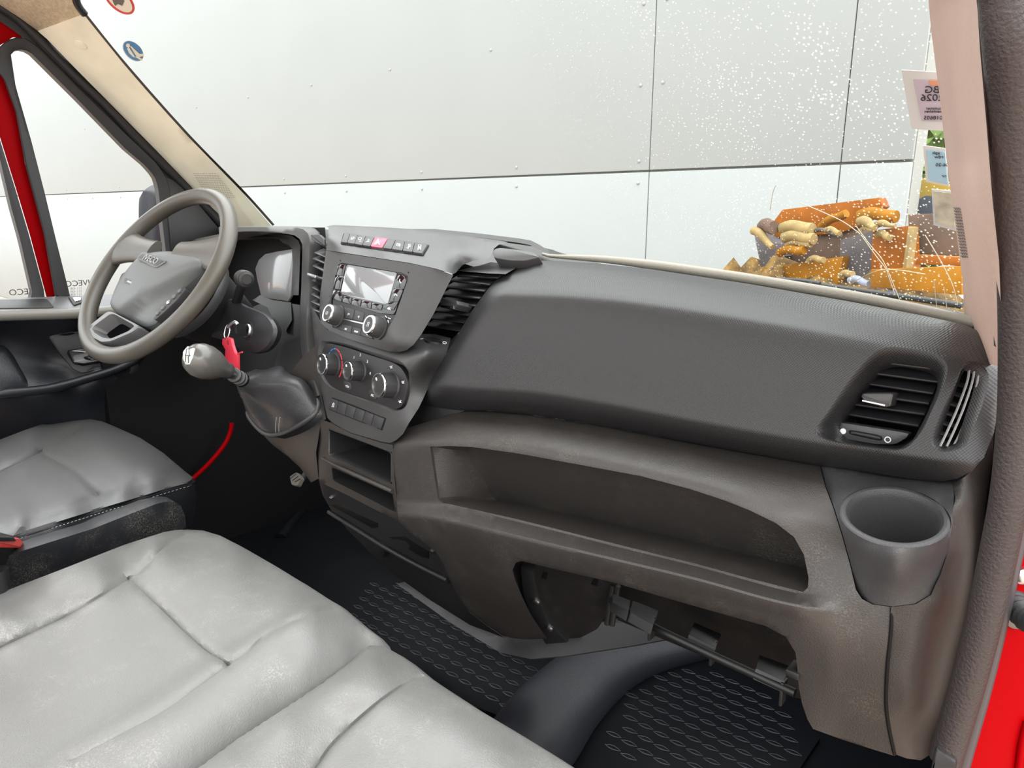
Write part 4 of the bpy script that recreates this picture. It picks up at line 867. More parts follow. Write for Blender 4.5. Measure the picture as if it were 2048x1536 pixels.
# --- top pad behind the crest up to the glass, raised tray lid
def padrow(y, dz): return [Vector((x, y+(.055 if x < .36 else 0)+0.13*(1-(x/.82)**2)*(y > .8), np.interp(x, [-.85, -.62, -.25, .05, .2, .35, .6, .85], [.835, .862, .862, .850, .822, .808, .790, .768])+dz)) for x in np.linspace(-.83, .83, 26)]
loft('top_pad', [padrow(.745, -.02), padrow(.775, -.006), padrow(.85, -.010), padrow(.93, -.04), padrow(.97, -.10)], mat('top_pad_plastic', (0.05, 0.05, 0.048), 0.5, bump=.5, bscale=500, dust=.2), dash, closed=False, label='top pad of the dashboard under the windscreen')
lidf = Field([(822, 460, 'y', .93), (1065, 489, 'y', .90), (1095, 505, 'y', .88)])
ld = loft('tray_lid', [[at(u, v, y=y) for u, v, y in r_] for r_ in ([(818, 458, .95), (870, 458, .93), (960, 467, .91), (1040, 477, .90), (1062, 481, .89), (1080, 490, .88), (1098, 502, .87)], [(818, 462, .94), (870, 465, .92), (960, 475, .90), (1040, 486, .89), (1060, 490, .88), (1078, 499, .87), (1098, 506, .86)])]+[[at(u, v, y=y)+Vector((0, .06, -.01)) for u, v, y in r_] for r_ in ([(818, 462, .94), (870, 465, .92), (960, 475, .90), (1040, 486, .89), (1060, 490, .88), (1078, 499, .87), (1098, 506, .86)],)], BLACK, dash, closed=False, label='raised edge of the dashboard top tray')
# pad edge between panel crest and glass, pale colour imitates light on it
tube('crest_rail', [at(u, v, y=.775) for u, v in ((1085, 508), (1100, 512), (1200, 518), (1300, 529), (1400, 543), (1500, 558), (1700, 592), (1800, 612), (1925, 640), (1950, 646))], [.002, .0045, .006, .006, .006, .006, .006], mat('crest_strip_lit', (.24, .225, .185), .45, bump=.3, bscale=500), dash, seg=10, n=40)
# ================================================================ instrument cluster hood
def c6(x, y): return (480+x/10.24, 440+y/10.24)
fhd = Field([(480, 453, 'y', .78), (578, 453, 'y', .77), (620, 465, 'y', .76), (624, 500, 'y', .75), (621, 560, 'y', .735), (620, 640, 'y', .70), (640, 770, 'y', .665), (605, 500, 'y', .74), (600, 600, 'y', .715), (540, 465, 'y', .755), (470, 466, 'y', .765), (612, 700, 'y', .69), (450, 480, 'y', .77)], 1e-6)
cl = thing('instrument_cluster', 'instrument binnacle with display coloured grey as if reflecting behind the steering wheel', 'instrument cluster')
loA = [(440, 452), c6(0, 130), c6(1000, 130), c6(1300, 150), c6(1420, 220), c6(1480, 350), c6(1475, 700), c6(1445, 1200), (621, 590), (618, 640), (620, 690), (628, 740), (640, 790)]
loB = [(440, 470), c6(0, 240), c6(600, 250), c6(1100, 310), c6(1230, 400), c6(1280, 520), c6(1270, 900), c6(1255, 1400), (601, 600), (599, 650), (602, 700), (612, 750), (626, 800)]
loC = [(440, 480), (490, 470), c6(600, 262), c6(1060, 322), c6(1190, 420), c6(1235, 540), c6(1225, 900), c6(1200, 1400), (594, 610), (585, 640), (580, 690), (590, 750), (610, 800)]
N_ = 40
A_ = crom([(a, b, 0) for a, b in loA], N_); B_ = crom([(a, b, 0) for a, b in loB], N_); C_ = crom([(a, b, 0) for a, b in loC], N_)
rowA = [fhd.P(p.x, p.y) for p in A_]; rowB = [fhd.P(p.x, p.y) for p in B_]
loft('hood', [[p+Vector((0, .10, -.012)) for p in rowA], [p+Vector((0, .03, -.002)) for p in rowA], [p+Vector((0, .006, 0)) for p in rowA], [a.lerp(b, .12)+Vector((0, -.003, 0)) for a, b in zip(rowA, rowB)], [a.lerp(b, .85)+Vector((0, -.002, 0)) for a, b in zip(rowA, rowB)], rowB, [fhd.P(p.x, p.y)+Vector((0, .02, 0)) for p in C_], [fhd.P(p.x, p.y)+Vector((-.012, .09, -.004)) for p in C_], [fhd.P(p.x, p.y)+Vector((-.016, .19, -.006)) for p in C_]], BEZEL, cl, closed=False)
# glare shade and display glass
fsc = Field([(530, 500, 'y', .86), (588, 500, 'y', .835), (560, 600, 'y', .83)])
sheet('dial_recess', [(440, 455), (600, 455), (608, 490), (604, 620), (570, 640), (500, 620), (430, 600)], Field([(530, 500, 'y', .875), (588, 500, 'y', .855), (560, 600, 'y', .85)]), HOLE, cl, sp=30, skirt=[.01])
box('cluster_housing', (-.47, .945, .72), AX, (.56, .03, .26), HOLE, cl, bev=.005)
slab_px('display_glass', [c6(530, 700), c6(760, 650), c6(1080, 600), c6(1095, 900), c6(1060, 1560), (578, 603), (545, 598), (524, 592), (516, 560), c6(330, 1000), c6(400, 820)], fsc, 0.002, mat('cluster_display_reflection', (0.36, 0.37, 0.375), 0.15, coat=.6), cl, bev=0.0006)  # pale base colour imitates windscreen light reflected in the display
sheet('glare_shade', [c6(0, 260), c6(600, 262), c6(1060, 322), c6(1190, 420), c6(1235, 540), c6(1225, 900), c6(1200, 1540), c6(1085, 1540), c6(1095, 900), c6(1080, 600), c6(1000, 520), c6(880, 470), c6(800, 400), c6(740, 330), c6(600, 305), c6(300, 300), c6(120, 330), c6(0, 400), (462, 490)], Field([(530, 470, 'y', .80), (600, 490, 'y', .78), (590, 580, 'y', .79), (587, 500, 'y', .825), (540, 480, 'y', .825), (480, 480, 'y', .82)]), BEZEL, cl, sp=8, skirt=[.004])
sheet('lower_cowl', [(520, 590), (545, 600), (582, 605), (584, 640), (570, 665), (555, 650), (548, 640), (535, 615), (505, 600)], Field([(520, 590, 'y', .80), (582, 605, 'y', .79), (565, 660, 'y', .76)]), BLACK, cl, sp=8, skirt=[.02])
# knee panel under the cluster
sheet('knee_panel', [(440, 640), (540, 600), (600, 610), (603, 690), (622, 770), (640, 800), (620, 800), (560, 770), (470, 740)], Field([(440, 640, 'y', .86), (600, 610, 'y', .78), (603, 690, 'y', .74), (625, 790, 'y', .69), (470, 740, 'y', .84)]), BLACK, dash, sp=14, skirt=[.02])
sheet('side_trim', [(560, 690), (600, 675), (604, 720), (616, 770), (628, 800), (600, 790), (570, 740), (548, 735)], Field([(560, 690, 'y', .74), (600, 675, 'y', .72), (625, 790, 'y', .672), (560, 735, 'y', .73)]), DASH, dash, sp=9, skirt=[.02])

# ================================================================ steering wheel
WC = Vector((-0.46, 0.57, 0.787)); wa, wb = R(38.2), R(6.9)
Nw = Vector((math.sin(wb)*math.cos(wa), -math.cos(wb)*math.cos(wa), math.sin(wa)))
Rw = Vector((0, 0, 1)).cross(Nw).normalized(); Uw = Nw.cross(Rw)
def wp(x, y, h=0.0): return WC+Rw*x+Uw*y+Nw*h
wh = thing('steering_wheel', 'dark urethane steering wheel with a grey four-spoke centre', 'steering wheel')
RR = 0.1755
tube('rim', [wp(RR*math.cos(t), RR*math.sin(t)) for t in [k*math.pi/16 for k in range(32)]], 0.0152, WHEEL, wh, seg=20, n=128, closed=True)
def fw(px_): # photo pixel to wheel-plane coordinates
    r = ray(*px_); k = (WC+Nw*0.012-CAM).dot(Nw)/r.dot(Nw); p = CAM+r*k-WC; return (p.dot(Rw), p.dot(Uw))
def cw(x, y): return (150+x/6.4, 480+y/6.4)
padpx = [cw(1000, 125), cw(1200, 115), cw(1400, 150), cw(1640, 235), cw(1510, 380), cw(1340, 525), cw(1100, 790), cw(960, 985), cw(890, 1030), cw(800, 1050), cw(640, 990), cw(470, 895), cw(418, 830), cw(430, 760), cw(520, 540), cw(640, 370), cw(760, 230), cw(880, 155)]
pad2 = [fw(p) for p in padpx]; pc = Vector((sum(p[0] for p in pad2)/len(pad2), sum(p[1] for p in pad2)/len(pad2)))
pl = [Vector((p.x, p.y)) for p in crom([(a, b, 0) for a, b in pad2], 64, True)]
hl0, hl1 = Vector(fw(cw(860, 720))), Vector(fw(cw(1420, 395))); hd = (hl1-hl0).normalized(); hn = Vector((hd.y, -hd.x))
if hn.x < 0: hn = -hn
def dip(p):
    s_ = (p-hl0).dot(hn); t_ = (p-hl0).dot(hd)
    k_ = max(0.0, min(1.0, s_/.022)); return .016*k_*k_*(3-2*k_)*max(0, min(1, (.16-t_)/.05))
def padring(s, h): return [wp(*(pc+(p-pc)*s), h-(dip(pc+(p-pc)*s) if h > 0 else 0)) for p in pl]
pad = loft('airbag_cover', [padring(.96, -.03), padring(1.0, -.004), padring(.995, .003), padring(.97, .008), padring(.93, .0115), padring(.86, .0142), padring(.76, .0162), padring(.64, .0178), padring(.5, .019), padring(.35, .020), padring(.15, .021)], WHEELC, wh, cap1=True, smooth=80)
def wq(x, y, h): a = fw((x, y)); return wp(a[0], a[1], h)
def wslab(name, pts, h0, h1, m, parent, bev=.001):
    return bevel_slab(name, [wq(*p, h0) for p in pts], Nw, h1-h0, m, parent, bev, .004)
# emblem plate with raised letters
em = wslab('emblem', rr([cw(905, 188), cw(960, 190), cw(1215, 295), cw(1200, 320), cw(1100, 385), cw(1050, 380), cw(835, 270), cw(850, 240)], .15), .0165, .0205, WHEELC, pad, .0006)
wslab('emblem_inset', rr([cw(915, 205), cw(1190, 305), cw(1090, 365), cw(860, 260)], .1), .0200, .0210, BEZEL, em, .0003)
ec = wq(*cw(1020, 285), .0213); ex = (wq(*cw(1150, 330), .0213)-wq(*cw(890, 235), .0213)).normalized(); ey = Nw.cross(ex)
text('emblem_lettering', 'IVECO', ec, ex, ey, .0185, mat('emblem_grey', (.30, .31, .31), .35), em, h=.0004)
ab = wslab('airbag_badge', rr([cw(690, 510), cw(825, 575), cw(800, 630), cw(665, 570)], .2), .0175, .0200, BEZEL, pad, .0004)
text('badge_lettering', 'AIRBAG', wq(*cw(745, 570), .0203), ex, ey, .0052, SATIN, ab, h=.0002)
# spokes
def spoke(name, pts, m, w0, w1, h0=0, h1=.004):
    a, b = Vector(pts[0]), Vector(pts[1]); d = (b-a).normalized(); s = Vector((-d.y, d.x)); loops = []
    for t in np.linspace(0, 1, 9):
        ww = w0+(w1-w0)*t**3; hh = h1+(h0-h1)*t; th = .011+.003*t**3; c = a.lerp(b, float(t))
        loops.append([wp(*(c+s*ww*math.cos(k*math.pi/8)), hh+th*math.sin(k*math.pi/8)) for k in range(16)])
    return loft(name, loops, m, wh, cap0=True, cap1=True, smooth=80)
spoke('spoke', ((-.04, .040), (-.166, .050)), WHEEL, .026, .046)
spoke('spoke', ((.04, .040), (.166, .050)), WHEEL, .026, .046)
# lower yoke: trapezoid ring under the cover
yo = [cw(400, 870), cw(820, 1090), cw(700, 1170), cw(430, 1285), cw(300, 1300), cw(190, 1240), cw(115, 1130), cw(150, 1070)]
yi = [cw(450, 920), cw(735, 1080), cw(650, 1150), cw(430, 1245), cw(330, 1230), cw(230, 1170), cw(195, 1120), cw(230, 1080)]
yo3 = [wq(*p, .004) for p in rr(yo, .2)]; yi3 = [wq(*p, .006) for p in rr(yi, .2)]
yk = loft('lower_spoke', [[p-Nw*.02 for p in yo3], yo3, [a.lerp(b, .2)+Nw*.003 for a, b in zip(yo3, yi3)], [a.lerp(b, .9)+Nw*.002 for a, b in zip(yo3, yi3)], yi3, [wq(*((p[0]-480)*.72+500, (p[1]-1100)*.72+1130)) if False else q+(sum(yi3, Vector())/len(yi3)-q)*.25-Nw*.02 for p, q in zip(rr(yi, .2), yi3)]], mat('yoke_plastic', (.10, .10, .103), .35, bump=.2, bscale=600), wh)
# switch pods
for pts in ([cw(545, 400), cw(640, 350), cw(680, 365), cw(600, 520), cw(500, 680), cw(440, 730), cw(460, 600)], [cw(1330, 560), cw(1370, 590), cw(1250, 740), cw(1080, 900), cw(975, 990), cw(950, 975), cw(1150, 750)]):
    pod = wslab('switch_pod', rr(pts, .15), -.012, .004, BUTTON, wh, .002)
    a, b = (pts[2], pts[4]) if pts[0][0] < 300 else (pts[1], pts[4])
    for k in range(5):
        c_ = lerp2(a, b, .12+.18*k); c_ = (c_[0]-3, c_[1]+1) if pts[0][0] < 300 else (c_[0]-4, c_[1]-2)
        lathe('switch_key', wq(*c_, .004), Nw, [(.0045, -.002), (.0045, .002), (.003, .003), (.0005, .003)], SATIN if k == 2 else WHEELC, pod, seg=10)
# ================================================================ steering column
co = thing('steering_column', 'dark steering column shroud with stalk and ignition lock', 'steering column')
hub = [wp(math.cos(t)*.075, math.sin(t)*.075) for t in [k*2*math.pi/32 for k in range(32)]]
loft('upper_cowl', [[p-Nw*h*1.0+(WC-p)*s for p in hub] for h, s in ((.018, .45), (.026, .05), (.035, 0), (.07, -.12), (.075, -.10), (.13, .05), (.19, .25))], BLACK, co, cap0=True)
loft('collar', [[p-Nw*h+(WC-p)*s for p in hub] for h, s in ((.070, -.17), (.078, -.22), (.088, -.20), (.092, -.1))], BEZEL, co)
# lock housing: rounded lobe on the passenger side of the column
flk = Field([(470, 640, 'y', .655), (545, 660, 'y', .650), (500, 700, 'y', .640), (460, 600, 'y', .66)])
def cl5(x, y): return (360+x/6.827, 560+y/6.827)
lob = [cl5(640, 250), cl5(850, 340), cl5(1120, 450), cl5(1230, 560), cl5(1275, 680), cl5(1240, 820), cl5(1160, 930), cl5(1060, 995), cl5(950, 990), cl5(780, 930), cl5(600, 840), cl5(420, 780), cl5(300, 770), cl5(480, 620), cl5(580, 430)]
L0 = pxloop(lob, flk, 56); c_ = sum(L0, Vector())/56; nl = flk.N(490, 660)
loft('lock_housing', [[p-nl*.022+(c_-p)*.08 for p in L0], [p-nl*.008 for p in L0], [p+(c_-p)*.03-nl*.002 for p in L0], [p+(c_-p)*.10 for p in L0], [p+(c_-p)*.6+nl*.004 for p in L0]], mat('column_plastic', (.022, .022, .025), .42, bump=.3, bscale=700), co, cap1=True)
lk = flk.P(*cl5(960, 700), .003)
lathe('ignition_lock', lk, nl, [(.0175, -.004), (.0175, .001), (.0160, .0025), (.0140, .002), (.0135, -.001)], BLACK, co, seg=32)
lathe('lock_ring', lk, nl, [(.0130, 0), (.0130, .004), (.0118, .006), (.0095, .006), (.0090, .001), (.001, .001)], SATIN, co, seg=32)
# wiper stalk
st0, st1 = at(478, 600, y=.66), at(516, 562, y=.60)
sd_ = (at(524, 566, y=.585)-at(486, 556, y=.62)).normalized()
a0 = at(484, 556, y=.63)
stalk = tube('stalk', [at(462, 632, y=.69), at(474, 600, y=.665), at(482, 575, y=.645), at(492, 560, y=.63)], [.010, .009, .008, .009], BLACK, co, seg=12)
lathe('stalk_grip', a0, sd_, [(.008, -.006), (.0135, -.002), (.0145, .004), (.0145, .026), (.0135, .030)], BEZEL, stalk, seg=24)
lathe('stalk_button', a0, sd_, [(.0128, .028), (.0128, .034), (.0085, .036), (.008, .035), (.001, .035)], BLACK, stalk, seg=24)
# ================================================================ key with red tag
ky = thing('ignition_key', 'ignition key with steel ring and red tag hanging from the column', 'key')
khe = at(*cl5(760, 640), y=.612)
loft('key_head', [[lk+nl*.004+v_ for v_ in (Vector((-.003, 0, -.006)), Vector((.003, 0, -.006)), Vector((.003, 0, .006)), Vector((-.003, 0, .006)))], [lk.lerp(khe, .35)+v_ for v_ in (Vector((-.004, 0, -.012)), Vector((.004, 0, -.012)), Vector((.004, 0, .010)), Vector((-.004, 0, .010)))], [khe+v_ for v_ in (Vector((-.004, 0, -.012)), Vector((.004, 0, -.012)), Vector((.004, 0, .009)), Vector((-.004, 0, .009)))]], BLACK, ky, cap0=True, cap1=True)
tube('key_clip', [at(*cl5(790, 610), y=.612), at(*cl5(740, 575), y=.61), at(*cl5(660, 640), y=.609)], .0035, SATIN, ky, seg=8)
rc = at(*cl5(645, 705), y=.61)
tube('key_ring', [rc+Vector((math.cos(t)*.0085, math.sin(t)*.004, math.sin(t)*.0125)) for t in [k*math.pi/8 for k in range(16)]], .0013, CHROME, ky, seg=8, n=40, closed=True)
ftag = Field([(455, 690, 'y', .608), (475, 690, 'y', .603), (460, 740, 'y', .606)])
tg = [cl5(600, 800), cl5(660, 780), cl5(715, 800), cl5(735, 900), cl5(770, 1000), cl5(800, 1020), cl5(805, 1270), cl5(650, 1270), cl5(635, 1060), cl5(640, 950), cl5(595, 870)]
slab_px('tag', rr(tg, .15), ftag, .003, REDPLASTIC, ky, bev=.0006)
slab_px('tag_eye', rr([cl5(655, 815), cl5(690, 815), cl5(695, 880), cl5(670, 885)], .3), ftag, .0032, mat('tag_hole', (.35, .02, .03), .6), ky, bev=.0002)
tube('tag_pin', [ftag.P(*cl5(790, 1010)), ftag.P(*cl5(850, 985))], .0015, REDPLASTIC, ky, seg=6, n=3)

# ================================================================ gear lever
ge = thing('gear_lever', 'gear lever with grey ball knob and dark leatherette gaiter beside the console', 'gear lever')
kc = at(*cl5(290, 1100), y=.50); kend = at(*cl5(620, 1230), y=.545); bend = at(*cl5(900, 1390), y=.60)
ax = (kc-kend).normalized()
gknob = lathe('knob', kend, ax, [(.0115, -.004), (.013, 0), (.0145, .006), (.019, .016), (.0245, .030), (.0275, .045), (.0270, .058), (.0225, .070), (.014, .078), (.004, .081)], mat('knob_plastic', (.085, .082, .076), .28, coat=.2), ge, seg=40)
lp_ = kend+ax*.0765; ll = (at(*cl5(130, 1040), y=.49)-lp_)
capc = at(*cl5(125, 1040), y=.478)
nc = (CAM-kc).normalized()*.35+ax*.9; nc.normalize()
rr1, uu1, _ = basis_of(nc)
plc = kend+ax*.060+nc*.0205
kbv = BVHTree.FromPolygons([v.co.copy() for v in gknob.data.vertices], [tuple(p.vertices) for p in gknob.data.polygons])
def kn_on(x, y):
    h_ = kbv.ray_cast(CAM, ray(x, y).normalized()); return h_[0] if h_[0] else kbv.find_nearest(CAM+ray(x, y)*depth(kc))[0]
cpx = [cl5(130, 890), cl5(210, 940), cl5(185, 1050), cl5(150, 1170), cl5(90, 1150), cl5(48, 1080), cl5(45, 980), cl5(75, 920)]
cpl = [kn_on(*p) for p in cpx]; cn = (sum(cpl, Vector())/8-(kend+ax*.045)).normalized()
cpm = sum(cpl, Vector())/8; kcen = kend+ax*.045
def snap(p, h): q = kbv.find_nearest(p+(p-kcen).normalized()*.01)[0]; return q+(q-kcen).normalized()*h
loft('shift_pattern_plate', [[snap(p, -.001) for p in cpl], [snap(p, .0012) for p in cpl]]+[[snap(p.lerp(cpm, t), .0016) for p in cpl] for t in (.1, .35, .6, .85)], mat('pattern_plate', (.50, .56, .52), .35), ge, cap0=False, cap1=True)
for a, b in (((100, 950), (85, 1120)), ((140, 940), (125, 1130)), ((85, 1030), (160, 1040))):
    tube('pattern_line', [snap(kn_on(*cl5(*lerp2(a, b, k/6))), .0017) for k in range(7)], .0006, BUTTON, ge, seg=5)
lathe('collar', kend, -ax, [(.0125, -.004), (.0135, .002), (.0135, .006), (.0120, .008)], SATIN if False else BEZEL, ge, seg=24)
tube('shaft', [kend, kend.lerp(bend, .6), bend], .0088, SATIN, ge, seg=16)
for t in (.42, .62, .74): lathe('shaft_ring', kend.lerp(bend, t), (bend-kend).normalized(), [(.0095, -.004), (.0125, -.002), (.0125, .002), (.0095, .004)], BEZEL, ge, seg=24)
# gaiter: folded cone from collar to a stitched base
gb = [(497, 832), (503, 812), (530, 790), (575, 770), (612, 775), (635, 800), (632, 825), (600, 850), (560, 868), (528, 866)]
fgb = Field([(497, 832, 'y', .635), (530, 790, 'y', .67), (632, 800, 'y', .655), (560, 866, 'y', .632), (612, 775, 'y', .68), (570, 820, 'y', .625)])
base = pxloop(gb, fgb, 48); cb_ = sum(base, Vector())/48
topc = kend.lerp(bend, .80); axg = (bend-kend).normalized(); rg, ug, _ = basis_of(axg)
top = []
for p in base:
    d = p-topc; d = (d-axg*d.dot(axg)).normalized(); top.append(topc+d*.013)
rnd = random.Random(3); loops = [top]
for i in range(1, 11):
    t = i/11; lp = []
    for j, (a, b) in enumerate(zip(top, base)):
        s = t**0.8; q = a.lerp(b, s); cen = topc.lerp(cb_, s); d = (q-cen)
        w_ = 1+.16*math.sin(math.pi*t)+.10*math.sin(j*2*math.pi/48*5+t*7)*math.sin(math.pi*t)+.05*math.sin(j*.9+t*11)*math.sin(math.pi*t)
        lp.append(cen+d*w_+Vector((0, 0, .022*math.sin(math.pi*t)*(1 if j else 1))))
    loops.append(lp)
loops.append(base); loops.append([p+(p-cb_)*.04-fgb.N(570, 820)*.004 for p in base]); loops.append([p+(p-cb_)*.02-fgb.N(570, 820)*.03 for p in base])
gai = loft('gaiter', loops, mat('gaiter_leatherette', (.026, .026, .029), .40, bump=.4, bscale=500), ge, smooth=80)
for dx in (0, 7):
    tube('seam_stitch', [at(553+dx, 835, y=.612), at(551+dx, 850, y=.618), at(551+dx, 864, y=.626)], .0006, THREAD, gai, seg=5)
tube('gaiter_rim', base, .0045, BEZEL, ge, seg=8, n=60, closed=True)
# brake pedal
bp_ = thing('brake_pedal', 'small worn brake pedal in the dark driver footwell', 'pedal')
fpd = plane_field(595, 962, .80, 0, 35)
slab_px('pedal_pad', rr([(584, 955), (598, 946), (608, 958), (600, 974), (588, 972)], .2), fpd, .008, mat('worn_rubber', (.12, .11, .09), .7), bp_, bev=.002)
tube('pedal_arm', [fpd.P(596, 962)+Vector((0, .01, 0)), fpd.P(596, 962)+Vector((0, .10, .10)), fpd.P(596, 962)+Vector((0, .10, .25))], .008, BLACK, bp_, seg=8)
for k in range(3): tube('pedal_rib', [fpd.P(586+k*5, 960+k*3, .008), fpd.P(598+k*4, 950+k*5, .008)], .0015, RUBBER, bp_, seg=5, n=3)
# ================================================================ driver door and its windows
dr = thing('door_1', 'driver door with dark door card and red window frame', 'door', kind='structure')
def c5(x, y): return (x/4.267, 560+y/4.267)
def c1(x, y): return (x/3.2, y/3.2)
fx = Field([(0, 100, 'x', -.88), (300, 330, 'x', -.88), (100, 590, 'x', -.88)])
fxi = Field([(0, 100, 'x', -.865), (300, 330, 'x', -.865), (100, 590, 'x', -.865)])
q1_ = [c1(70, 350), c1(78, 335), c1(100, 320), c1(150, 315), c1(200, 340), c1(500, 640), c1(800, 950), c1(930, 1060), c1(990, 1130), c1(1012, 1200), c1(1030, 1350), c1(1060, 1600), c1(1075, 1900), c1(450, 1900), c1(350, 1500), c1(290, 1250), c1(200, 900), c1(100, 550)]
q1o = [c1(-60, 420), c1(0, 290), c1(80, 240), c1(160, 240), c1(230, 290), c1(500, 560), c1(800, 850), c1(1000, 1040), c1(1060, 1130), c1(1085, 1200), c1(1100, 1350), c1(1130, 1600), c1(1150, 1910), c1(355, 1910), c1(280, 1500), c1(160, 1050), c1(100, 720), c1(20, 500)]
q2_ = [(-600, 90), (-60, 205), c1(95, 1320), c1(135, 1536), c1(200, 1910), (-600, 620)]
redO = [(-640, -330), (-300, -170), (0, 23), c1(100, 140), c1(300, 320), c1(600, 640), c1(900, 940), c1(1100, 1120), c1(1200, 1200), (400, 400), (455, 455), (455, 640), (-640, 680)]
q1h = [q1o[1], *q1o[2:13], c1(355, 1911), c1(280, 1500), c1(160, 1050), c1(100, 720), c1(10, 470)]
q2h = [(-600, 60), (-80, 170), c1(-60, 700), c1(0, 880), c1(100, 1200), c1(190, 1500), c1(300, 1910), (-600, 622)]
frm = sheet('window_frame', redO, fx, REDP, dr, holes=[q1h, q2h], sp=14, hcurved=False, skirt=[.03], hskirt=[.03], label='red painted window frame')
def ringpoly(name, outer, inner, field, m, parent, off=0.004):
    return ringloft(name, outer, inner, field, [(0, 0), (0.1, off), (0.6, off*1.2), (1, 0)], m, parent, n=110, curved=False, deep=[(1.0, (-.02, 0, 0))])
ringpoly('window_seal', q1o, q1_, fxi, RUBBER, dr)
ringpoly('window_seal', [(-600, 62), (-82, 172), c1(-65, 700), c1(-5, 880), c1(95, 1200), c1(185, 1500), c1(295, 1910), (-600, 622)], [(-590, 95), (-95, 225), c1(-70, 860), c1(0, 1020), c1(70, 1320), c1(130, 1536), c1(215, 1910), (-590, 618)], fxi, RUBBER, dr)
sheet('quarter_pane', q1_, Field([(0, 100, 'x', -.885), (300, 330, 'x', -.885), (100, 590, 'x', -.885)]), CGLASS, dr, sp=60)
sheet('window_pane', q2_, Field([(0, 100, 'x', -.885), (300, 330, 'x', -.885), (100, 590, 'x', -.885)]), CGLASS, dr, sp=60)
# red shut line and black aperture seal along the pillar
tube('aperture_seal', [at(u, v, x=-.868) for u, v in ((-60, -28), (0, 14), (40, 42), (90, 92), (160, 163), (215, 216), (290, 295), (365, 368), (420, 425), (470, 480))], .0085, RUBBER, dr, seg=10)
# mirror corner trim
sheet('mirror_corner', [c1(1060, 1135), c1(1130, 1160), (372, 385), (400, 412), (440, 460), (450, 520), (400, 560), (345, 560), (340, 470), c1(1062, 1250)], Field([(331, 360, 'x', -.868), (440, 460, 'x', -.868), (345, 560, 'x', -.868), (380, 470, 'x', -.855)]), BLACK, dr, sp=14, skirt=[.01])
mr_ = thing('door_mirror', 'dark exterior mirror housing outside the driver window', 'mirror')
mo = pxloop([(303, 395), (310, 378), (330, 370), (345, 400), (345, 520), (318, 530), (305, 500)], Field([(303, 395, 'x', -1.08), (345, 400, 'x', -1.08), (318, 520, 'x', -1.08)]), 32); mc = sum(mo, Vector())/32
loft('mirror_housing', [[p+(mc-p)*s+Vector((h, h*1.5, 0)) for p in mo] for s, h in ((.5, .008), (.08, .006), (0, 0), (0, -.012), (.2, -.02), (.7, -.024))], mat('mirror_plastic', (.03, .033, .04), .35), mr_, cap0=True, cap1=True)
tube('mirror_arm', [mc+Vector((0, .01, -.05)), mc+Vector((.06, .06, -.05)), mc+Vector((.16, .14, -.05))], .012, BLACK, mr_, seg=10)
# door card
XD = -.845
fd = Field([(0, 640, 'x', -.80), (155, 648, 'x', -.80), (300, 640, 'x', -.80), (0, 668, 'x', -.845), (160, 665, 'x', -.845), (60, 700, 'x', -.855), (150, 690, 'x', -.835), (250, 690, 'x', -.845), (95, 680, 'x', -.84), (140, 745, 'x', -.845),
            (0, 775, 'x', -.80), (60, 775, 'x', -.805), (120, 765, 'x', -.81), (187, 750, 'x', -.815), (258, 727, 'x', -.82), (100, 735, 'x', -.855), (0, 790, 'x', -.785), (94, 782, 'x', -.79), (190, 760, 'x', -.80), (270, 730, 'x', -.81), (300, 690, 'x', -.825),
            (0, 835, 'x', -.82), (100, 815, 'x', -.82), (200, 795, 'x', -.83), (300, 760, 'x', -.835), (0, 870, 'x', -.84), (200, 840, 'x', -.84), (330, 880, 'x', -.84), (420, 840, 'x', -.84), (420, 700, 'x', -.845), (380, 940, 'x', -.845), (-420, 660, 'x', -.80), (-420, 900, 'x', -.80), (-420, 1120, 'x', -.84), (-100, 1000, 'x', -.84)], 1.5e-3)
dc = sheet('door_card', [(-420, 660), (0, 636), (155, 640), (330, 622), (440, 600), (470, 700), (475, 760), (470, 820), (455, 870), (420, 925), (385, 960), (300, 960), (-100, 1010), (-420, 1120)], fd, DOORP, dr, sp=12, skirt=[.02], label='dark moulded door card')
# top ledge of the door
SILLD = mat('door_top_plastic', (.10, .10, .105), .4, bump=.3, bscale=500)
fl_ = Field([(0, 595, 'x', -.862), (150, 592, 'x', -.862), (0, 620, 'x', -.80), (155, 620, 'x', -.80)])
sheet('door_ledge', [(-420, 616), (0, 597), (140, 592), (330, 585), (440, 575), (440, 600), (330, 608), (155, 620), (0, 622), (-420, 645)], fl_, SILLD, dr, sp=14, skirt=[.01])
slab_px('ledge_recess', rr([c5(-100, 175), c5(400, 165), c5(460, 235), c5(430, 242), c5(-100, 250)], .1), fl_, .0015, BLACK, dr, bev=.0004)
slab_px('window_switch', rr([c5(580, 150), c5(690, 150), c5(700, 200), c5(630, 225)], .15), fl_, .003, BLACK, dr, bev=.001)
slab_px('switch_rocker', rr([c5(615, 165), c5(690, 160), c5(690, 185), c5(640, 200)], .15), fl_, .005, SATIN, dr, bev=.001)
tube('ledge_rail', [at(u, v, x=-.797) for u, v in ((-420, 656), (-90, 635), (0, 631), (80, 629), (155, 627), (260, 618), (380, 600))], .0115, SILLP, dr, seg=12)
# inner handle
slab_px('handle_bowl', rr([c5(400, 480), c5(660, 430), c5(1150, 540), c5(1180, 640), c5(1000, 730), c5(700, 800), c5(620, 760), c5(480, 600)], .2), fd, .003, DOORP, dc, bev=.002, curved=False)
slab_px('door_handle', rr([c5(565, 620), c5(740, 600), c5(1010, 650), c5(980, 690), c5(700, 740), c5(620, 730)], .12), fd, .022, GLOSS, dc, bev=.004, sink=.01)
tube('card_lip', [fd.P(u, v, .006) for u, v in ((-60, 796), (0, 788), (94, 779), (187, 756), (240, 736), (275, 716), (284, 700))], .010, DOORP, dc, seg=10)
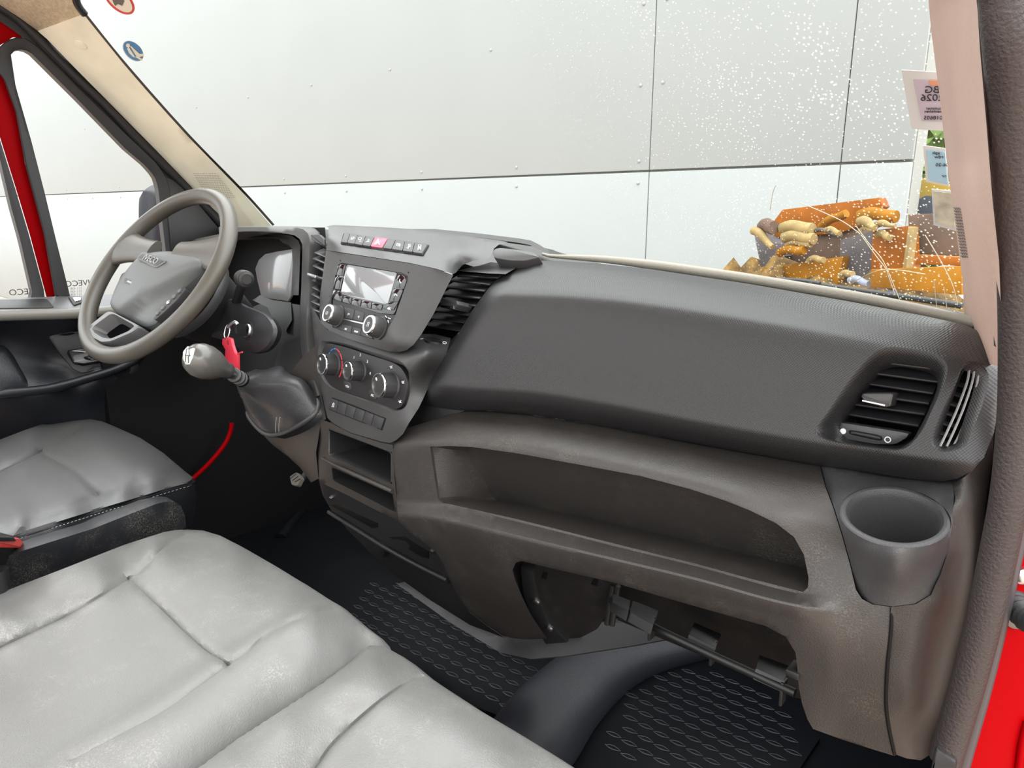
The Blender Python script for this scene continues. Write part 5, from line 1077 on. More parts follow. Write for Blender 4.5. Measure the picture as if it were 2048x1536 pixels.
# pocket bump and speaker ring
pb = pxloop([(-60, 690), (0, 690), (20, 705), (40, 740), (54, 765), (52, 776), (30, 782), (0, 786), (-60, 790)], fd, 40, .004); pcn = sum(pb, Vector())/40
loft('pocket_lid', [pb, [p+(pcn-p)*.05+Vector((.012, 0, 0)) for p in pb], [p+(pcn-p)*.3+Vector((.018, 0, 0)) for p in pb]], DOORP, dc, cap1=True)
sp_ = [(330+75*math.cos(t)+8*math.sin(t), 850+62*math.sin(t)-18*math.cos(t)) for t in [k*2*math.pi/40 for k in range(40)]]
for s in (1.0, .86): tube('speaker_ring', [fd.P(330+(a-330)*s, 850+(b-850)*s, .002) for a, b in sp_], .003, DOORP, dc, seg=6, n=80, closed=True)
# red body flange at the foot of the door opening
tag(tube('trim_5', [at(u, v, x=-.78) for u, v in ((463, 846), (461, 862), (452, 884), (437, 905), (415, 930), (388, 955), (350, 990))], .0055, REDP, seg=10), 'thin red painted body flange in the driver footwell', 'flange', kind='structure')
# mirrored window stickers on the driver glass
WT = mat('dark_print', (.03, .03, .035), .6)
def sidetext(name, s, u, v, size, m, parent, x=-.883):
    return text(name, s, at(u, v, x=x), (0, 1, 0), (0, 0, 1), size, m, parent, mirror=True)
g_ = thing('window_etching', 'small reversed maker lettering on the front driver quarter glass', 'lettering')
sidetext('lettering', 'IVECO', 155, 567, .018, WT, g_)
for k in range(3): sidetext('fine_print', 'E11 43R', 152, 577+k*6, .007, mat('faint_print', (.3, .3, .32), .6), g_)
g_ = thing('window_etching', 'small reversed maker lettering on the rear driver window', 'lettering')
sidetext('lettering', 'IVECO', 46, 584, .018, WT, g_)

# ================================================================ seats
def cs(x, y): return (x/3.2, 820+y/3.2)
def cq(x, y): return (200+x/2.2756, 1050+y/2.2756)
bench = thing('passenger_bench', 'grey leatherette two-person passenger bench seat with dust and seams', 'bench seat')
ZB = .455
fbn = Field([(0, 1186, 'z', ZB-.03), (250, 1089, 'z', ZB-.03), (345, 1061, 'z', ZB-.03), (420, 1065, 'z', ZB-.03), (520, 1115, 'z', ZB-.026), (640, 1198, 'z', ZB-.024), (749, 1270, 'z', ZB-.022), (767, 1290, 'z', ZB-.032),
             (100, 1170, 'z', ZB+.008), (200, 1140, 'z', ZB+.010), (300, 1095, 'z', ZB+.004), (257, 1158, 'z', ZB-.004), (125, 1236, 'z', ZB-.006), (0, 1295, 'z', ZB-.006), (0, 1230, 'z', ZB+.010),
             (345, 1239, 'z', ZB), (459, 1353, 'z', ZB), (400, 1150, 'z', ZB+.006), (520, 1200, 'z', ZB+.004), (620, 1235, 'z', ZB), (470, 1110, 'z', ZB-.006), (580, 1180, 'z', ZB-.006),
             (200, 1300, 'z', ZB-.004), (300, 1400, 'z', ZB-.006), (100, 1450, 'z', ZB-.010), (0, 1400, 'z', ZB-.010),
             (-420, 1380, 'z', ZB-.02), (-420, 1700, 'z', ZB), (-200, 1900, 'z', ZB)] +
             [(u, v, 'z', ZB-.002) for u, v in ((650, 1284), (560, 1340), (450, 1410), (340, 1486), (240, 1556), (595, 1371), (464, 1454), (354, 1533))] + [(700, 1262, 'z', ZB-.012), (730, 1284, 'z', ZB-.022), (690, 1305, 'z', ZB-.006)], 6e-4)
GRV = [(775, 1288), (740, 1289), (718, 1294), (675, 1319), (595, 1372), (464, 1455), (354, 1534), (250, 1610), (-60, 1850)]
def bolster(u, v, d):
    m_ = pdist((u, v), GRV)*d/FPX
    if m_ > .12: return 0.0
    fade = min(1, max(.15, (740-u)/110.0)) if u > 600 else 1.0
    return fade*hermite([0, .004, .012, .024, .045, .075, .12], [-.030, -.016, .002, .011, .013, .005, 0], m_)
sk_ = [(0, .012, -.012), (0, .018, -.03), (0, .018, -.09), (0, 0, -.16)]
left = [(-420, 1372), (-120, 1240), (0, 1186), (125, 1138), (250, 1089), (328, 1064), (352, 1060), (375, 1059), (406, 1061), (440, 1071), (481, 1092), (540, 1126), (595, 1160), (640, 1194), (688, 1230), (749, 1270), (762, 1281), (766, 1291), (740, 1290), (718, 1294), (675, 1319), (595, 1372), (464, 1455), (354, 1534), (250, 1610), (-60, 1850), (-420, 2000)]
sm1 = [(376, 1062), (345, 1081), (310, 1111), (257, 1158), (200, 1193), (125, 1236), (0, 1295), (-120, 1350)]
sm2 = [(257, 1158), (300, 1197), (345, 1239), (400, 1296), (459, 1353)]
sm3 = [(670, 1228), (595, 1258), (530, 1296), (500, 1325), (459, 1353), (400, 1395), (332, 1445), (244, 1494), (150, 1545)]
sheet('seat_cushion', left, fbn, LEATHER, bench, sp=11, skirt=sk_, grooves=[(sm1, 5, .010), (sm2, 5, .010), (sm3, 6, .006), (GRV[2:8], 6, 0)], disp=bolster, label='left cushion of the bench')
for sm in (sm1[:-1], sm2): tube('seam', [fbn.P(a, b, -.0075) for a, b in sm], .0011, LEATHERD, bench, seg=6)
fb2 = Field([(767, 1290, 'z', ZB-.03), (815, 1322, 'z', ZB-.030), (872, 1366, 'z', ZB-.026), (1035, 1467, 'z', ZB-.026), (1145, 1536, 'z', ZB-.026), (718, 1292, 'z', ZB-.028), (675, 1318, 'z', ZB-.022), (595, 1371, 'z', ZB-.018), (464, 1454, 'z', ZB-.016), (354, 1533, 'z', ZB-.016),
             (745, 1320, 'z', ZB-.004), (680, 1370, 'z', ZB+.002), (560, 1450, 'z', ZB+.006), (450, 1536, 'z', ZB+.006), (815, 1366, 'z', ZB-.010), (705, 1450, 'z', ZB-.006), (631, 1536, 'z', ZB-.008), (846, 1353, 'z', ZB-.020), (790, 1350, 'z', ZB-.008),
             (900, 1430, 'z', ZB), (1000, 1500, 'z', ZB), (800, 1480, 'z', ZB), (900, 1536, 'z', ZB), (960, 1440, 'z', ZB-.008), (700, 1540, 'z', ZB-.003), (1300, 1700, 'z', ZB-.01), (600, 1900, 'z', ZB)], 1.2e-3)
right = [(354, 1534), (464, 1455), (595, 1372), (675, 1320), (718, 1295), (740, 1291), (766, 1292), (790, 1305), (815, 1322), (850, 1351), (872, 1366), (947, 1415), (1035, 1467), (1100, 1507), (1145, 1536), (1240, 1600), (1420, 1720), (1200, 1900), (500, 1950), (-56, 1852), (250, 1612)]
sm4 = [(846, 1353), (815, 1366), (762, 1401), (705, 1450), (661, 1494), (631, 1536), (590, 1590)]
sheet('seat_cushion', right, fb2, LEATHER, bench, sp=11, skirt=sk_, grooves=[(sm4, 5, .008), (GRV[2:8], 7, 0)], disp=lambda u, v, d: hermite([0, .005, .012, .03, .06], [-.026, -.012, .001, .004, 0], min(.06, pdist((u, v), GRV)*d/FPX))*(1 if u < 640 else max(0, (740-u)/100)), label='right cushion of the bench nearest the camera')
tube('seam', [fb2.P(a, b, -.006) for a, b in sm4], .0011, LEATHERD, bench, seg=6)
tube('cushion_gap_shade', [fb2.P(a, b)+Vector((0, 0, -.013)) for a, b in GRV[2:8]], .0045, LEATHERD, bench, seg=6)  # dark tube added to deepen the shade in the groove between cushions
box('bench_base', (.37, -.12, .16), AX, (.80, .78, .26), BLACK, bench, bev=.03)
ds = thing('driver_seat', 'grey leatherette driver seat cushion with dark side and plastic base', 'seat')
ZD = .455
fds = Field([(0, 879, 'z', ZD-.01), (94, 845, 'z', ZD-.014), (150, 837, 'z', ZD-.018), (234, 855, 'z', ZD-.024), (328, 907, 'z', ZD-.026), (386, 955, 'z', ZD-.034),
             (81, 904, 'z', ZD-.003), (141, 939, 'z', ZD-.001), (197, 990, 'z', ZD), (0, 945, 'z', ZD-.003), (60, 1000, 'z', ZD), (0, 1030, 'z', ZD+.004), (200, 890, 'z', ZD+.003), (280, 925, 'z', ZD+.002), (60, 870, 'z', ZD+.005), (0, 905, 'z', ZD+.006), (330, 940, 'z', ZD-.004),
             (310, 966, 'z', ZD+.004), (240, 990, 'z', ZD+.010), (140, 1022, 'z', ZD+.012), (40, 1053, 'z', ZD+.012), (-80, 1090, 'z', ZD+.012), (375, 965, 'z', ZD-.022), (330, 977, 'z', ZD-.012), (281, 993, 'z', ZD-.004), (187, 1021, 'z', ZD), (47, 1065, 'z', ZD), (-80, 1105, 'z', ZD), (-100, 980, 'z', ZD), (-430, 1220, 'z', ZD), (-430, 1090, 'z', ZD-.01), (-300, 1100, 'z', ZD)], 2e-4)
dol = [(-430, 1085), (-140, 930), (0, 879), (47, 861), (94, 845), (125, 839), (150, 837), (180, 838), (203, 842), (234, 855), (281, 876), (328, 907), (369, 942), (386, 955), (386, 960), (375, 966), (330, 978), (281, 993), (187, 1021), (47, 1065), (16, 1075), (-140, 1125), (-430, 1225)]
g1 = [(200, 842), (175, 847), (137, 868), (81, 904), (0, 945), (-100, 995)]; g2 = [(81, 904), (141, 939), (170, 964), (197, 990)]; g3 = [(355, 942), (320, 950), (281, 962), (240, 974), (197, 990), (140, 1015), (60, 1042), (-60, 1080)]
sheet('seat_cushion', dol, fds, LEATHER2, ds, sp=9, skirt=[.02], grooves=[(g1, 4, .014), (g2, 4, .012), (g3, 6, .004)])
for sm in (g1[:-1], g2): tube('seam', [fds.P(a, b, -.0075) for a, b in sm], .0016, LEATHERD, ds, seg=6)
# dark flank under the piping, stitched
PIP = [(386, 956), (375, 965), (330, 977), (281, 992), (187, 1020), (110, 1044), (47, 1064), (0, 1078), (-140, 1125), (-300, 1180)]
pip3 = crom([fds.P(*p) for p in PIP], 40)
lowr = [p+Vector((.004*math.sin(1.2)-.004, -.004, -.075)) for p in pip3]
fl3 = [[p+Vector((0, 0, .001)) for p in pip3], [p+Vector((.006, 0, -.010)) for p in pip3], [p+Vector((.010, -.002, -.03)) for p in pip3], [p+Vector((.006, -.004, -.055)) for p in pip3], [p+Vector((-.006, -.006, -.085)) for p in pip3]]
loft('seat_flank', fl3, LEATHERD, ds, closed=False)
class _F:
    @staticmethod
    def P(u, v, off=0): return fds.P(u, v)+Vector((.004, 0, -.004))
fsd = _F
tube('piping', [fsd.P(a, b, .001) for a, b in ((387, 957), (375, 965), (330, 977), (281, 992), (187, 1020), (110, 1044), (47, 1064), (0, 1078))], .0016, THREAD if False else LEATHERD, ds, seg=6)
k = 0; pth = crom([(382, 962, 0), (375, 967, 0), (330, 980, 0), (281, 995, 0), (187, 1023, 0), (110, 1047, 0), (47, 1067, 0), (0, 1082, 0)], 100)
bms = bmesh.new()
for i in range(0, 98, 2): tube('', [fsd.P(pth[i].x, pth[i].y, .0015), fsd.P(pth[i+1].x, pth[i+1].y, .0015)], .0005, THREAD, seg=4, curved=False, bm=bms)
tag(obj('stitching', bms, THREAD, ds), kind='stuff')
fba = Field([(344, 1003, 'x', -.155), (187, 1057, 'x', -.155), (47, 1101, 'x', -.155), (370, 1040, 'x', -.165), (200, 1120, 'x', -.165), (20, 1180, 'x', -.165), (300, 1030, 'x', -.145), (150, 1085, 'x', -.145)], 1e-6)
sheet('seat_base_trim', [(-60, 1140), (47, 1101), (120, 1078), (187, 1057), (260, 1028), (312, 1008), (335, 1003), (350, 1004), (362, 1012), (370, 1030), (372, 1055), (330, 1075), (200, 1130), (-60, 1230)], fba, mat('seat_trim_plastic', (.013, .014, .017), .42, bump=.3, bscale=600, dust=.5), ds, sp=11, skirt=[(-.03, 0, 0), (-.06, 0, -.01)])
box('seat_plinth', (-.45, .02, .16), AX, (.44, .6, .28), BLACK, ds, bev=.03)
bkr = []
for z_, y_, w_, t_ in ((.44, -.02, .22, .05), (.50, -.05, .235, .06), (.70, -.10, .24, .06), (.90, -.16, .23, .055), (1.02, -.20, .19, .045), (1.06, -.21, .12, .03)):
    bkr.append([Vector((-.47+w_*math.copysign(abs(math.cos(a))**.6, math.cos(a)), y_-.05+t_*math.copysign(abs(math.sin(a))**.6, math.sin(a)), z_)) for a in [k*math.pi/14 for k in range(28)]])
loft('backrest', bkr, LEATHER2, ds, cap0=True, cap1=True, smooth=70)
# seat belt buckle
bk = thing('seatbelt_buckle', 'seat belt buckle with red release button between the seats', 'buckle')
fbk = Field([(0, 1075, 'z', .52), (47, 1085, 'z', .52), (0, 1100, 'z', .50)])
fbk2 = plane_field(20, 1085, .21, 35, 25)
slab_px('buckle_body', rr([cs(-120, 805), cs(110, 810), cs(150, 880), cs(100, 990), cs(0, 1110), cs(-120, 1160)], .08), fbk2, .0, BLACK, bk, bev=.002, sink=.03)
slab_px('release_button', rr([cs(-120, 822), cs(105, 815), cs(140, 855), cs(140, 880), cs(-120, 872)], .12), fbk2, .004, mat('buckle_red', (.75, .07, .06), .4), bk, bev=.001)
slab_px('buckle_slot', [cs(-120, 806), cs(60, 808), cs(75, 832), cs(-120, 834)], fbk2, .0055, BLACK, bk, bev=.0005)

tube('buckle_stalk', [fbk2.P(-20, 1150)+Vector((-.01, .01, 0)), fbk2.P(-20, 1150)+Vector((-.015, .0, -.22))], .012, BLACK, bk, seg=10, n=4)
# ================================================================ floor: rubber mats with leaf-shaped ribs, tunnel hump
def leaf(px0, pdx, pdy, name, z, nx, ny, skipf):
    pass
ZF = .045
fm = thing('floor_mat', 'black ribbed rubber floor mat in the passenger footwell', 'floor mat')
FM1 = [(700, 1215), (790, 1150), (830, 1160), (980, 1255), (1040, 1310), (1340, 1290), (1100, 1440), (1040, 1470)]
def mat_sheet(name, poly, parent, z):
    P = [at(a, b, z=z) for a, b in poly]
    return bevel_slab(name, P, (0, 0, 1), .004, MATRUB, parent, .001, .003)
mat_sheet('mat_base', [(520, 1120), (600, 1060), (760, 1120), (950, 1240), (1040, 1300), (1180, 1330), (1330, 1310), (1100, 1470), (900, 1400)], fm, ZF)
fm2 = thing('floor_mat', 'black ribbed rubber floor mat under the open glove box bay', 'floor mat')
mat_sheet('mat_base', [(1120, 1536), (1160, 1400), (1300, 1330), (1420, 1310), (1600, 1420), (1640, 1480), (1560, 1600), (1000, 1700)], fm2, ZF)
leafm = None
def put_leaf(p, parent, s=1.0, rz=0.0):
    global leafm
    if leafm is None:
        L = []
        for sg in (1, -1): L.append([Vector((-.019+.038*i/8, sg*.0062*math.sin(math.pi*i/8)*(1 if sg > 0 else .8), 0)) for i in range(9)])
        bm = bmesh.new()
        tube('', L[1], [.0005, .0014, .0017, .0014, .0005], MATRUB, seg=5, curved=False, bm=bm); tube('', L[0], [.0004, .0008, .0009, .0008, .0004], MATRUB, seg=4, curved=False, bm=bm)
        leafm = obj('tread_rib', bm, RIBM, parent); o = leafm
    else: o = bpy.data.objects.new('tread_rib', leafm.data); COL.objects.link(o); o.parent = parent
    o.location = p; o.rotation_euler = (0, 0, rz); o.scale = (s, s, s)
cnt = 0
for j in range(13):
    for i in range(13):
        p = Vector((.30+i*.030+(j % 2)*.015, 1.16-j*.026, ZF+.0045)); u_, v_ = px(p)
        if inside((u_, v_), [(1190, 1530), (1250, 1400), (1330, 1335), (1480, 1350), (1600, 1440), (1590, 1536)]) : put_leaf(p, fm2, .74, R(8)); cnt += 1
for j in range(16):
    for i in range(24):
        p = Vector((-.52+i*.034+(j % 2)*.017, 1.20-j*.028, ZF+.0045)); u_, v_ = px(p)
        if cnt < 290 and inside((u_, v_), [(690, 1225), (740, 1165), (800, 1170), (960, 1280), (1090, 1345), (1080, 1420), (980, 1410), (780, 1290)]): put_leaf(p, fm, .8, R(8)); cnt += 1
# moulded hump between the footwells
hz = [(1000, 1560), (1060, 1490), (1120, 1410), (1200, 1340), (1290, 1300), (1420, 1275)]
hp_ = [at(u, v, z=.055) for u, v in hz]
tag(tube('trim_6', hp_, [.075, .078, .075, .070, .064, .055], mat('hump_rubber', (.014, .015, .020), .5, bump=.4, bscale=400), seg=20, n=30, flat=.65, up=(0, 0, 1)), 'rounded rubber-covered hump dividing the footwell floor', 'floor hump', kind='structure')
# grey plinth under the console
fpl = Field([(800, 1180, 'y', .80), (950, 1270, 'y', .78), (1060, 1300, 'y', .74), (1180, 1290, 'y', .78), (1360, 1260, 'y', .85), (1130, 1240, 'y', .82), (1000, 1310, 'y', .77), (1300, 1240, 'y', .90), (1060, 1270, 'y', .80)], 1e-5)
tag(sheet('trim_7', [(790, 1165), (830, 1175), (950, 1255), (1010, 1278), (1094, 1279), (1160, 1276), (1175, 1252), (1230, 1240), (1260, 1238), (1380, 1270), (1260, 1292), (1130, 1312), (1060, 1318), (1000, 1305), (900, 1245)], fpl, mat('plinth_plastic', (.05, .046, .050), .45, bump=.5, bscale=400), sp=12, skirt=[(0, .01, -.006), (0, .04, -.012)]), 'grey moulded plinth at the foot of the console', 'plinth', kind='structure')
# firewall behind everything
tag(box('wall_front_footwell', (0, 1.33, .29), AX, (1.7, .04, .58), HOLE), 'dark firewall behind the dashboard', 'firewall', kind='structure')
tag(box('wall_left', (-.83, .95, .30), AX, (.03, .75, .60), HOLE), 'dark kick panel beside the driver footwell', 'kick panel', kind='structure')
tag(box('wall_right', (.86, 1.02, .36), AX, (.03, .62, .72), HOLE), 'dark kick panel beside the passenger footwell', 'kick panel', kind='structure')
# floor folds in the driver footwell
for a in ([(395, 1080), (430, 1030), (480, 985), (545, 940)], [(420, 1085), (470, 1025), (540, 965), (590, 935)], [(560, 1080), (590, 1040), (620, 1010)]):
    tube('floor_fold', [at(u, v, z=.035) for u, v in a], .018, MATRUB, floor, seg=10)

# ================================================================ passenger door opening: seal, red jamb, cable boot
sl = thing('trim_8', 'thick black grained rubber door seal along the passenger door opening', 'door seal', kind='structure')
def sealpts(L): return [at(u, v, y=y) for u, v, y in L]
tube('seal_bulb', sealpts([(1952, -430, .42), (2000, -60, .48), (2012, 60, .49), (2022, 200, .51), (2030, 350, .53), (2036, 520, .55), (2038, 680, .565), (2034, 830, .575), (2020, 980, .58), (1998, 1100, .585), (1970, 1230, .59), (1940, 1350, .595), (1905, 1470, .60), (1890, 1520, .60)]), .0118, SEAL, sl, seg=16, n=70)
tube('seal_lip', sealpts([(1922, -430, .46), (1965, -60, .53), (1975, 60, .54), (1990, 250, .57), (2003, 420, .60), (2010, 560, .62), (2012, 690, .63)]), .0075, RUBBER, sl, seg=10, n=40)
tube('seal_flange', sealpts([(2075, 640, .60), (2072, 800, .61), (2050, 1000, .62), (2024, 1130, .62), (1995, 1260, .62), (1966, 1380, .625), (1930, 1510, .63), (1915, 1570, .63)]), .0060, mat('seal_flange_rubber', (.05, .045, .05), .4), sl, seg=10, n=50)
slab_px('seal_end_cap', rr([(1872, 1490), (1915, 1520), (1900, 1600), (1850, 1600)], .1), Field([(1872, 1490, 'y', .59), (1915, 1520, 'y', .59), (1860, 1600, 'y', .59)]), .004, BLACK, sl, bev=.002)
jb = thing('door_2', 'red painted passenger door jamb with cable boot', 'door', kind='structure')
fj = Field([(2045, 1000, 'y', .66), (1960, 1500, 'y', .66), (2100, 1500, 'y', .70)])
sheet('jamb', [(2085, 640), (2075, 800), (2060, 940), (2048, 1010), (2030, 1130), (2000, 1265), (1972, 1385), (1938, 1515), (1915, 1600), (2150, 1600), (2150, 640)], fj, REDP, jb, sp=40, skirt=[.03])
tube('cable_boot', [at(2030, 1205, y=.65), at(2042, 1222, y=.635), at(2062, 1240, y=.62), at(2090, 1250, y=.60)], lambda s: .0095+.0016*math.sin(s*40), RUBBER, jb, seg=16, n=40)
lathe('boot_flange', fj.P(2036, 1225, .001), fj.N(2036, 1225), [(.0135, -.002), (.0135, .002), (.011, .003)], mat('boot_flange_grey', (.10, .09, .08), .6), jb, seg=24)
lathe('hinge_bolt', fj.P(2040, 1148, .002), fj.N(2040, 1148), [(.007, -.002), (.007, .003), (.0045, .005), (.001, .005)], SATIN, jb, seg=12)
tube('door_edge', [fj.P(2052, 1440, .002), fj.P(2040, 1490, .002), fj.P(2032, 1560, .002)], .0030, REDP, jb, seg=8)

# the passenger door itself, swung open to the right of the view
dd = Vector((math.cos(R(22)), math.sin(R(22)), 0)); dn_ = Vector((dd.y, -dd.x, 0)); h0 = Vector((.955, .715, 0))
box('door_shell', h0+dd*.47+Vector((0, 0, .20))-dn_*.03, (dd, dn_, (0, 0, 1)), (.94, .05, 1.05), REDP, jb, bev=.015)
box('open_door_card', h0+dd*.52+Vector((0, 0, .22))+dn_*.005, (dd, dn_, (0, 0, 1)), (.72, .04, .86), DOORP, jb, bev=.02)
tube('open_window_frame', [h0+dd*.03+Vector((0, 0, .70)), h0+dd*.10+Vector((0, 0, .85)), h0+dd*.42+Vector((0, 0, 1.28)), h0+dd*.60+Vector((0, 0, 1.36)), h0+dd*.90+Vector((0, 0, 1.36)), h0+dd*.92+Vector((0, 0, .70))], .025, REDP, jb, seg=10, n=40)
# ================================================================ windscreen stickers
PAPER = mat('white_paper', (.62, .62, .61), .7)
def sticker(name, label, cat): return thing(name, label, cat)
s1_ = sticker('permit_sticker', 'white permit with lilac panel on the passenger side of the windscreen', 'sticker')
glass_patch('paper', [(1803, 140), (1885, 145), (1890, 262), (1823, 258)], PAPER, -.004, s1_)
glass_patch('lilac_panel', [(1826, 160), (1876, 162), (1886, 243), (1843, 242)], mat('lilac_print', (.50, .43, .50), .7), -.006, s1_)
glass_patch('orange_stamp', [(1857, 161), (1875, 162), (1876, 172), (1860, 171)], mat('orange_print', (.65, .28, .16), .7), -.0075, s1_)
def gtext(s, u, v, size, m, parent):
    p = onglass(u, v, -.0085); r_ = (onglass(u+20, v, -.0085)-onglass(u-20, v, -.0085)).normalized(); u2 = (onglass(u, v-20, -.0085)-onglass(u, v+20, -.0085)).normalized()
    return text('lettering', s, p, r_, u2, size, m, parent, mirror=True, h=.0002)
for s, u, v, z in (('BG', 1864, 180, .011), ('2026', 1864, 196, .011), ('nummer', 1868, 217, .0045), ('kenteken', 1866, 223, .0045), ('018605', 1866, 236, .006)): gtext(s, u, v, z, WT, s1_)
s2_ = sticker('inspection_sticker', 'pale blue inspection slip below the white permit', 'sticker')
glass_patch('paper', [(1846, 291), (1890, 297), (1898, 373), (1852, 364)], PAPER, -.004, s2_)
glass_patch('blue_panel', [(1853, 300), (1890, 305), (1895, 368), (1858, 360)], mat('blue_print', (.36, .55, .66), .7), -.006, s2_)
for s, u, v in (('apk', 1872, 306), ('rdw', 1878, 314), ('06-20', 1884, 330), ('nr', 1888, 352)): gtext(s, u, v, .0055, WT, s2_)
s3_ = sticker('document_pouch', 'crumpled clear document pouch under the blue slip', 'sticker')
glass_patch('pouch', [(1863, 378), (1908, 383), (1912, 462), (1867, 450)], PAPER, -.004, s3_)
glass_patch('pouch_face', [(1867, 382), (1906, 387), (1910, 457), (1871, 446)], mat('pouch_beige', (.50, .46, .36), .5, var=.35, vscale=60), -.006, s3_)
def oval(cu_, cv_, a, b, rot, n=32): return [(cu_+a*math.cos(t)*math.cos(rot)-b*math.sin(t)*math.sin(rot), cv_+a*math.cos(t)*math.sin(rot)+b*math.sin(t)*math.cos(rot)) for t in [k*2*math.pi/n for k in range(n)]]
s4_ = sticker('seatbelt_sticker', 'small blue oval fasten-seatbelt sticker on the windscreen', 'sticker')
glass_patch('rim', oval(266, 102, 25, 16, R(45)), PAPER, -.004, s4_); glass_patch('disc', oval(266, 102, 23.5, 14.5, R(45)), mat('sticker_blue', (.04, .20, .42), .5), -.006, s4_)
SK = mat('sticker_cream', (.75, .72, .60), .6)
glass_patch('figure_head', oval(256, 91, 4, 4, 0, 14), SK, -.008, s4_)
glass_patch('figure_body', [(254, 97), (262, 92), (268, 98), (279, 108), (287, 108), (288, 112), (278, 114), (286, 120), (282, 121), (272, 115), (266, 114), (258, 106)], SK, -.008, s4_)
glass_patch('belt', [(258, 95), (260, 94), (272, 113), (270, 114)], mat('sticker_blue2', (.04, .2, .42), .5), -.0095, s4_)
s5_ = sticker('warning_sticker', 'cream oval sticker with red border at the top of the windscreen', 'sticker')
glass_patch('rim', oval(238, 0, 38, 20, R(42)), mat('sticker_red', (.62, .05, .04), .5), -.004, s5_); glass_patch('disc', oval(238, 0, 33, 15.5, R(42)), SK, -.006, s5_)
glass_patch('figure', [(222, -10), (240, -12), (248, 2), (244, 12), (236, 8), (230, 12), (226, 4)], mat('sticker_grey', (.12, .11, .10), .6), -.008, s5_)

# ================================================================ wiper outside the glass
wi = thing('wiper', 'black windscreen wiper lying along the bottom of the glass', 'wiper')
tube('wiper_blade', [onglass(u, v, .02) for u, v in ((1390, 552), (1500, 556), (1620, 568), (1750, 586), (1850, 600), (1925, 612))], [.002, .003, .003, .003, .003, .003], BLACK, wi, seg=8, flat=1.3)
tube('wiper_arm', [onglass(u, v, .035) for u, v in ((1430, 566), (1560, 578), (1700, 592), (1800, 607), (1900, 625), (1926, 632))], [.002, .0025, .003, .0035, .004, .004], BLACK, wi, seg=8)
tube('wiper_clip', [onglass(u, v, .02) for u, v in ((1560, 560), (1600, 562), (1640, 568))], .004, BLACK, wi, seg=8)

# ================================================================ scrap heap, machine and greenery in the yard
ORA = mat('orange_paint', (.21, .060, .0), .6, var=.25, vscale=9, dust=.1, spec=.15)
ORB = mat('amber_board', (.22, .088, .0), .6, var=.3, vscale=7, dust=.1, spec=.15)
PALE = mat('pale_timber', (.22, .155, .055), .75, var=.25, vscale=14)
BROWN = mat('brown_timber', (.085, .05, .032), .8, var=.3, vscale=10)
GREYW = mat('grey_weathered_wood', (.075, .065, .07), .8, var=.3, vscale=10)
YEL = mat('machine_yellow', (.28, .18, .012), .4, coat=.3)
def cx2(x, y): return (1300+x/3.103, 300+y/3.103)
bo = []
def board(pts, y, th, m, label, cat='board', name='scrap_board', grp='scrap in the yard'):
    f = Field([(1500, 400, 'y', y), (1900, 400, 'y', y-.15), (1700, 600, 'y', y-.1)])
    o = bevel_slab(name, [f.P(*cx2(*p)) for p in pts], f.N(1700, 500), .0, m, None, .004, th)
    return tag(o, label, cat, grp)
board([(820, 370), (1420, 295), (1445, 350), (1300, 470), (1170, 520), (770, 540), (760, 450)], 3.2, .06, ORA, 'large amber plywood sheet topping the scrap heap')
board([(690, 735), (1200, 660), (1160, 850), (690, 770)], 3.0, .10, ORB, 'orange board at the lower left of the scrap heap')
board([(640, 500), (690, 740), (800, 660), (780, 580)], 3.1, .10, GREYW, 'weathered grey end board at the left edge of the heap')
board([(1380, 500), (1600, 470), (1615, 730), (1370, 740)], 2.9, .08, ORA, 'upright orange panel in the middle of the heap')
board([(1660, 650), (1930, 665), (1930, 720), (1640, 710)], 2.75, .06, ORA, 'short orange plank on the right of the heap')
board([(1370, 740), (1935, 720), (1935, 900), (1370, 850)], 2.7, .12, ORB, 'long amber box side at the bottom of the heap')
board([(1180, 560), (1380, 500), (1370, 830), (1170, 850)], 3.05, .10, GREYW, 'dark grey gap board between the orange panels')
board([(800, 540), (1300, 480), (1280, 700), (690, 740), (690, 640)], 3.22, .10, BROWN, 'brown timber mass behind the pale planks')
board([(1600, 400), (1900, 390), (1930, 660), (1610, 640)], 3.0, .10, BROWN, 'brown rotten panel behind the document pouch')
board([(1590, 730), (1625, 480), (1600, 475), (1565, 735)], 2.85, .05, PALE, 'narrow pale upright batten beside the orange panel')
def log(a, b, y, r, m, label, r2=None):
    A, B = at(*cx2(*a), y=y), at(*cx2(*b), y=y-.05); d = (B-A)
    r *= .55; r2 = r2*.55 if r2 else None
    P = [A+d*t+Vector((0, 0, .008*math.sin(t*5))) for t in (0, .25, .5, .75, 1)]
    return tag(tube('scrap_log', P, [r, r*1.05, r, (r2 or r)*1.05, r2 or r], m, None, seg=10, n=12), label, 'log', 'scrap in the yard')
log((820, 490), (1010, 480), 2.95, .045, PALE, 'thick pale log on the left of the heap')
log((830, 545), (1020, 540), 2.93, .040, PALE, 'second pale log just below the thick one')
log((850, 590), (1000, 570), 2.93, .026, PALE, 'thin pale rod under the two logs')
log((640, 500), (760, 590), 2.95, .032, PALE, 'pale slanting log end at the far left of the heap', .022)
log((800, 640), (960, 610), 2.93, .032, ORB, 'amber log low on the left of the heap')
log((985, 690), (1080, 670), 2.9, .022, PALE, 'short pale stick above the orange board')
log((1010, 505), (1190, 515), 2.92, .014, GREYW, 'thin grey stick lying across the heap')
log((1060, 480), (1220, 380), 3.0, .030, ORB, 'amber beam leaning up to the plywood sheet')
log((1090, 500), (1180, 505), 2.9, .018, PALE, 'small pale splinter beside the leaning beam')
log((1300, 445), (1400, 470), 2.8, .030, PALE, 'pale curved branch at the top right of the heap', .02)
log((1390, 475), (1525, 455), 2.8, .022, PALE, 'pale forked branch end beside the curved one', .012)
